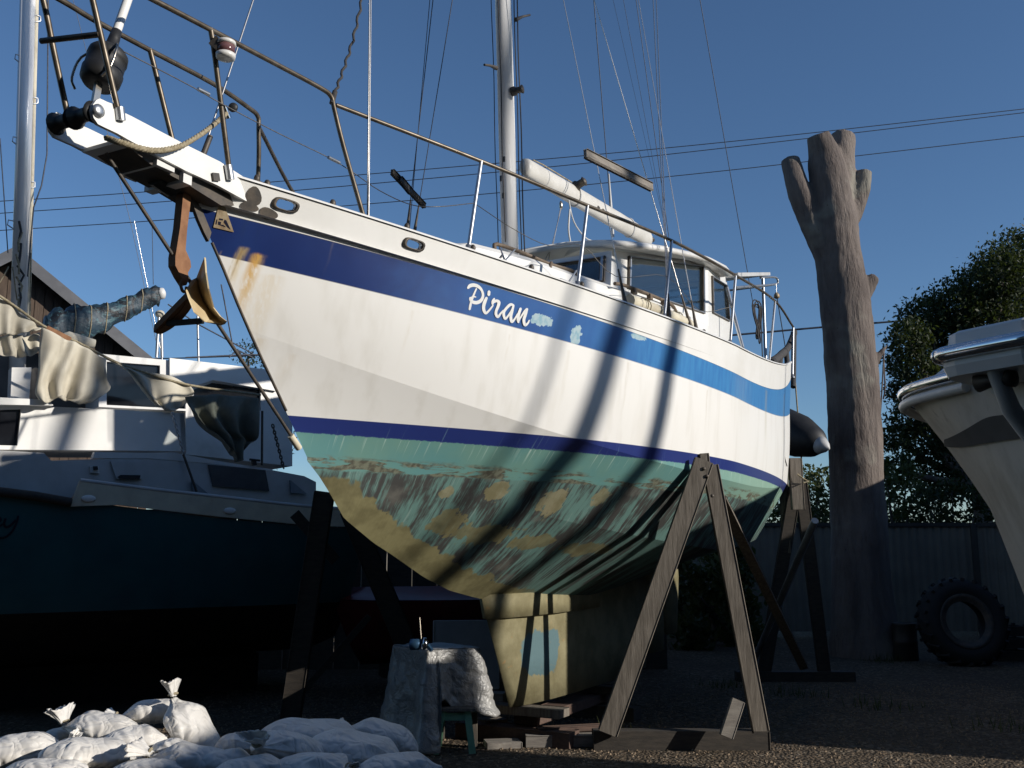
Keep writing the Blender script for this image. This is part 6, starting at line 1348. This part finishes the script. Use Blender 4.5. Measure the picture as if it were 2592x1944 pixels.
hz = thing('plank_store', 'dark open-fronted plank store in the gloom behind the yachts', 'shed', (-2.5, 14.2, 0))
for i in range(26): MB().box((-7.0 + i * 0.36, 14.0 + 0.012 * (i % 2), 1.05), (0.345, 0.03, 2.1)).build('wall_board', 'dark_wood', hz)  # dark boards stand in for deep shade and hide the lit fence
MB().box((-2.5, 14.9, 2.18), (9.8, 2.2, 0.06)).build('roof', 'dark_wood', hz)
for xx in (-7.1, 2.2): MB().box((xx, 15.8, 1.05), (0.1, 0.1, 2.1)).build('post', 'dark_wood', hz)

# ------------------------------------------------------------------ loose stones on the gravel
rng = np.random.RandomState(5); n = 9000
xs = rng.uniform(-3.5, 7, n); ys = rng.uniform(7.4, 12.5, n); sz = rng.uniform(0.006, 0.016, n)
base = np.array([(1, 0, -0.3), (-0.5, 0.8, -0.3), (-0.5, -0.8, -0.3), (0.3, 0.1, 0.6), (-0.4, 0.3, 0.5)]); fcs = [(0, 1, 3), (1, 4, 3), (1, 2, 4), (2, 0, 3), (2, 3, 4)]
an_ = rng.uniform(0, 6.28, n); vv = []; ff = []
ca, sa = np.cos(an_), np.sin(an_)
for i in range(5):
    b = base[i]; vv.append(np.stack([xs + sz * (b[0] * ca - b[1] * sa), ys + sz * (b[0] * sa + b[1] * ca), sz * (b[2] + 0.3)], 1))
vv = np.stack(vv, 1).reshape(-1, 3); ff = (np.arange(n)[:, None, None] * 5 + np.array(fcs)[None]).reshape(-1, 3)
me = bpy.data.meshes.new('pebbles'); me.from_pydata(vv.tolist(), [], ff.tolist()); me.materials.append(M['pebble']); po = bpy.data.objects.new('pebbles', me); COL.objects.link(po); po['kind'] = 'stuff'; po['label'] = 'loose brown stones lying on the gravel yard'; po['category'] = 'gravel'

wd = MB(); rw_ = random.Random(4)
for (cx, cy, n_) in [(at(2000, 1700, 11.5).x, 11.5, 60), (3.9, 10.6, 50), (5.6, 15.0, 90), (2.6, 12.2, 50), (-0.9, 9.6, 40), (4.6, 9.4, 30), (0.9, 8.9, 20)]:
    for _ in range(n_):
        p = Vector((cx + rw_.gauss(0, 0.18), cy + rw_.gauss(0, 0.14), 0)); a = rw_.uniform(0, 6.28); h = rw_.uniform(0.05, 0.16); q = Vector((math.cos(a), math.sin(a), 0)); w = Vector((-q.y, q.x, 0)) * 0.006
        wd.add([p - w, p + w, p + q * h * 0.4 + UPV * h], [(0, 1, 2)])
wo_ = wd.build('weeds', 'leaf_olive', recalc=False); wo_['kind'] = 'stuff'; wo_['label'] = 'scattered weed blades growing through the gravel'; wo_['category'] = 'weeds'

# ------------------------------------------------------------------ unseen sheds and spars added to shade the yard and cut skylight
pmat('container_paint', (0.10, 0.07, 0.05), (0.07, 0.05, 0.04), 0.6, scale=2)
def blocker_box(cx0, cx1, cy0, cy1, chh, name, label, cat):  # unseen box added off to the right only to block sun
    con = thing(name, label, cat, ((cx0 + cx1) / 2, (cy0 + cy1) / 2, 0)); rib = []; nn_ = 20
    for j in range(nn_ * 4 + 1): rib.append((lerp(cx0, cx1, j / (nn_ * 4)), 0.0 if j % 4 in (0, 1) else 0.035))
    for yy, sg_ in ((cy0, 1), (cy1, -1)): MB().loft([[Vector((a, yy + b * sg_, 0.1)) for a, b in rib], [Vector((a, yy + b * sg_, chh - 0.1)) for a, b in rib]], False).build('side_panel', 'container_paint', con)
    for xx in (cx0, cx1): MB().box((xx, (cy0 + cy1) / 2, chh / 2), (0.05, cy1 - cy0 - 0.1, chh - 0.2)).build('end_panel', 'container_paint', con)
    MB().box(((cx0 + cx1) / 2, (cy0 + cy1) / 2, chh), (cx1 - cx0, cy1 - cy0, 0.08)).build('roof', 'container_paint', con)
    for xx in (cx0, cx1):
        for yy in (cy0, cy1): MB().box((xx, yy, chh / 2), (0.12, 0.12, chh + 0.04)).build('corner_post', 'container_paint', con)
blocker_box(6.4, 9.0, -2.0, 4.6, 3.8, 'storage_shed', 'tall brown iron storage shed just outside the right edge of the view', 'shed')
blocker_box(6.6, 9.0, 7.0, 9.9, 3.7, 'storage_shed', 'lower brown iron storage shed outside the right edge, beyond the taller one', 'shed')
blocker_box(9.2, 12.0, 9.95, 15.0, 4.0, 'storage_shed', 'third brown iron storage shed outside the right edge, farthest back', 'shed')
hd = Vector((SUN.x, SUN.y, 0)).normalized()
for i, ((px, py), dist, r, lean) in enumerate([((1500, 1040), 17.0, 0.125, 0.22), ((1674, 1040), 15.0, 0.105, 0.13), ((1985, 1060), 16.0, 0.03, 0.02), ((1400, 900), 18.0, 0.035, 0.16)]):
    p, _ = on_hull(px, py, 0.0); zb = p.z + dist * math.tan(SUN_EL); pr = Vector((-hd.y, hd.x, 0)); c = Vector((p.x, p.y, 0)) + hd * dist
    b = c - pr * lean * zb; top = c + pr * lean * (14 - zb) + UPV * 14
    mb = MB().tube([b, b.lerp(top, 0.5), top], [r * 1.1, r, r * 0.85], 12)
    solo(mb, 'leaning_spar', 'mast_alloy', b, ['thick spar leaning outside the view, shading the hull right of the letters', 'spar outside the view whose shadow falls on the mid hull', 'thin upright spar outside the view shading the stern', 'slim spar outside the view, farthest from the yacht'][i], 'spar', 'spars outside the view')  # unseen spars added to throw the diagonal bands onto the hull
bs0 = Vector((17.0, 18.0, 0)); EV, RG = 6.8, 8.5
bsd = thing('boat_shed', 'iron boat shed standing beyond the right edge of the view', 'shed', bs0)  # added out of view to keep sun off the fence and lower trunk
MB().box((bs0.x + 4, bs0.y, EV / 2), (8, 17, EV)).build('wall', 'fence_iron', bsd)
for sg in (-1, 1):
    MB().plate([Vector((bs0.x + 4 + 4.4 * sg, bs0.y - 8.8, EV - 0.05)), Vector((bs0.x + 4 + 4.4 * sg, bs0.y + 8.8, EV - 0.05)), Vector((bs0.x + 4 + 0.004 * sg, bs0.y + 8.8, RG)), Vector((bs0.x + 4 + 0.004 * sg, bs0.y - 8.8, RG))], (), UPV * 0.06).build('roof', 'roof_iron', bsd)
for yy in (bs0.y - 8.48, bs0.y + 8.48): MB().plate([Vector((bs0.x, yy, EV)), Vector((bs0.x + 8, yy, EV)), Vector((bs0.x + 4, yy, RG))], (), Vector((0, 0.03, 0))).build('gable', 'fence_iron', bsd)

wk = thing('workshop', 'tall dark boat workshop behind the photographer, outside the view', 'building', (-5, -8, 0))
pmat('workshop_clad', (0.06, 0.062, 0.058), (0.045, 0.046, 0.044), 0.7, scale=1.5)
MB().box((-6, -8, 5), (36, 9, 10)).build('wall', 'workshop_clad', wk)  # added mass behind the camera, blocks sky to deepen the shade
for sg in (-1, 1): MB().plate([Vector((-24.4, -8 + 4.9 * sg, 9.9)), Vector((12.4, -8 + 4.9 * sg, 9.9)), Vector((12.4, -8 + 0.004 * sg, 12)), Vector((-24.4, -8 + 0.004 * sg, 12))], (), UPV * 0.06).build('roof', 'workshop_clad', wk)
for i in range(4): MB().box((-19 + 8 * i, -3.46, 2.6), (4.4, 0.06, 5.2)).build('roller_door', 'fence_post', wk)
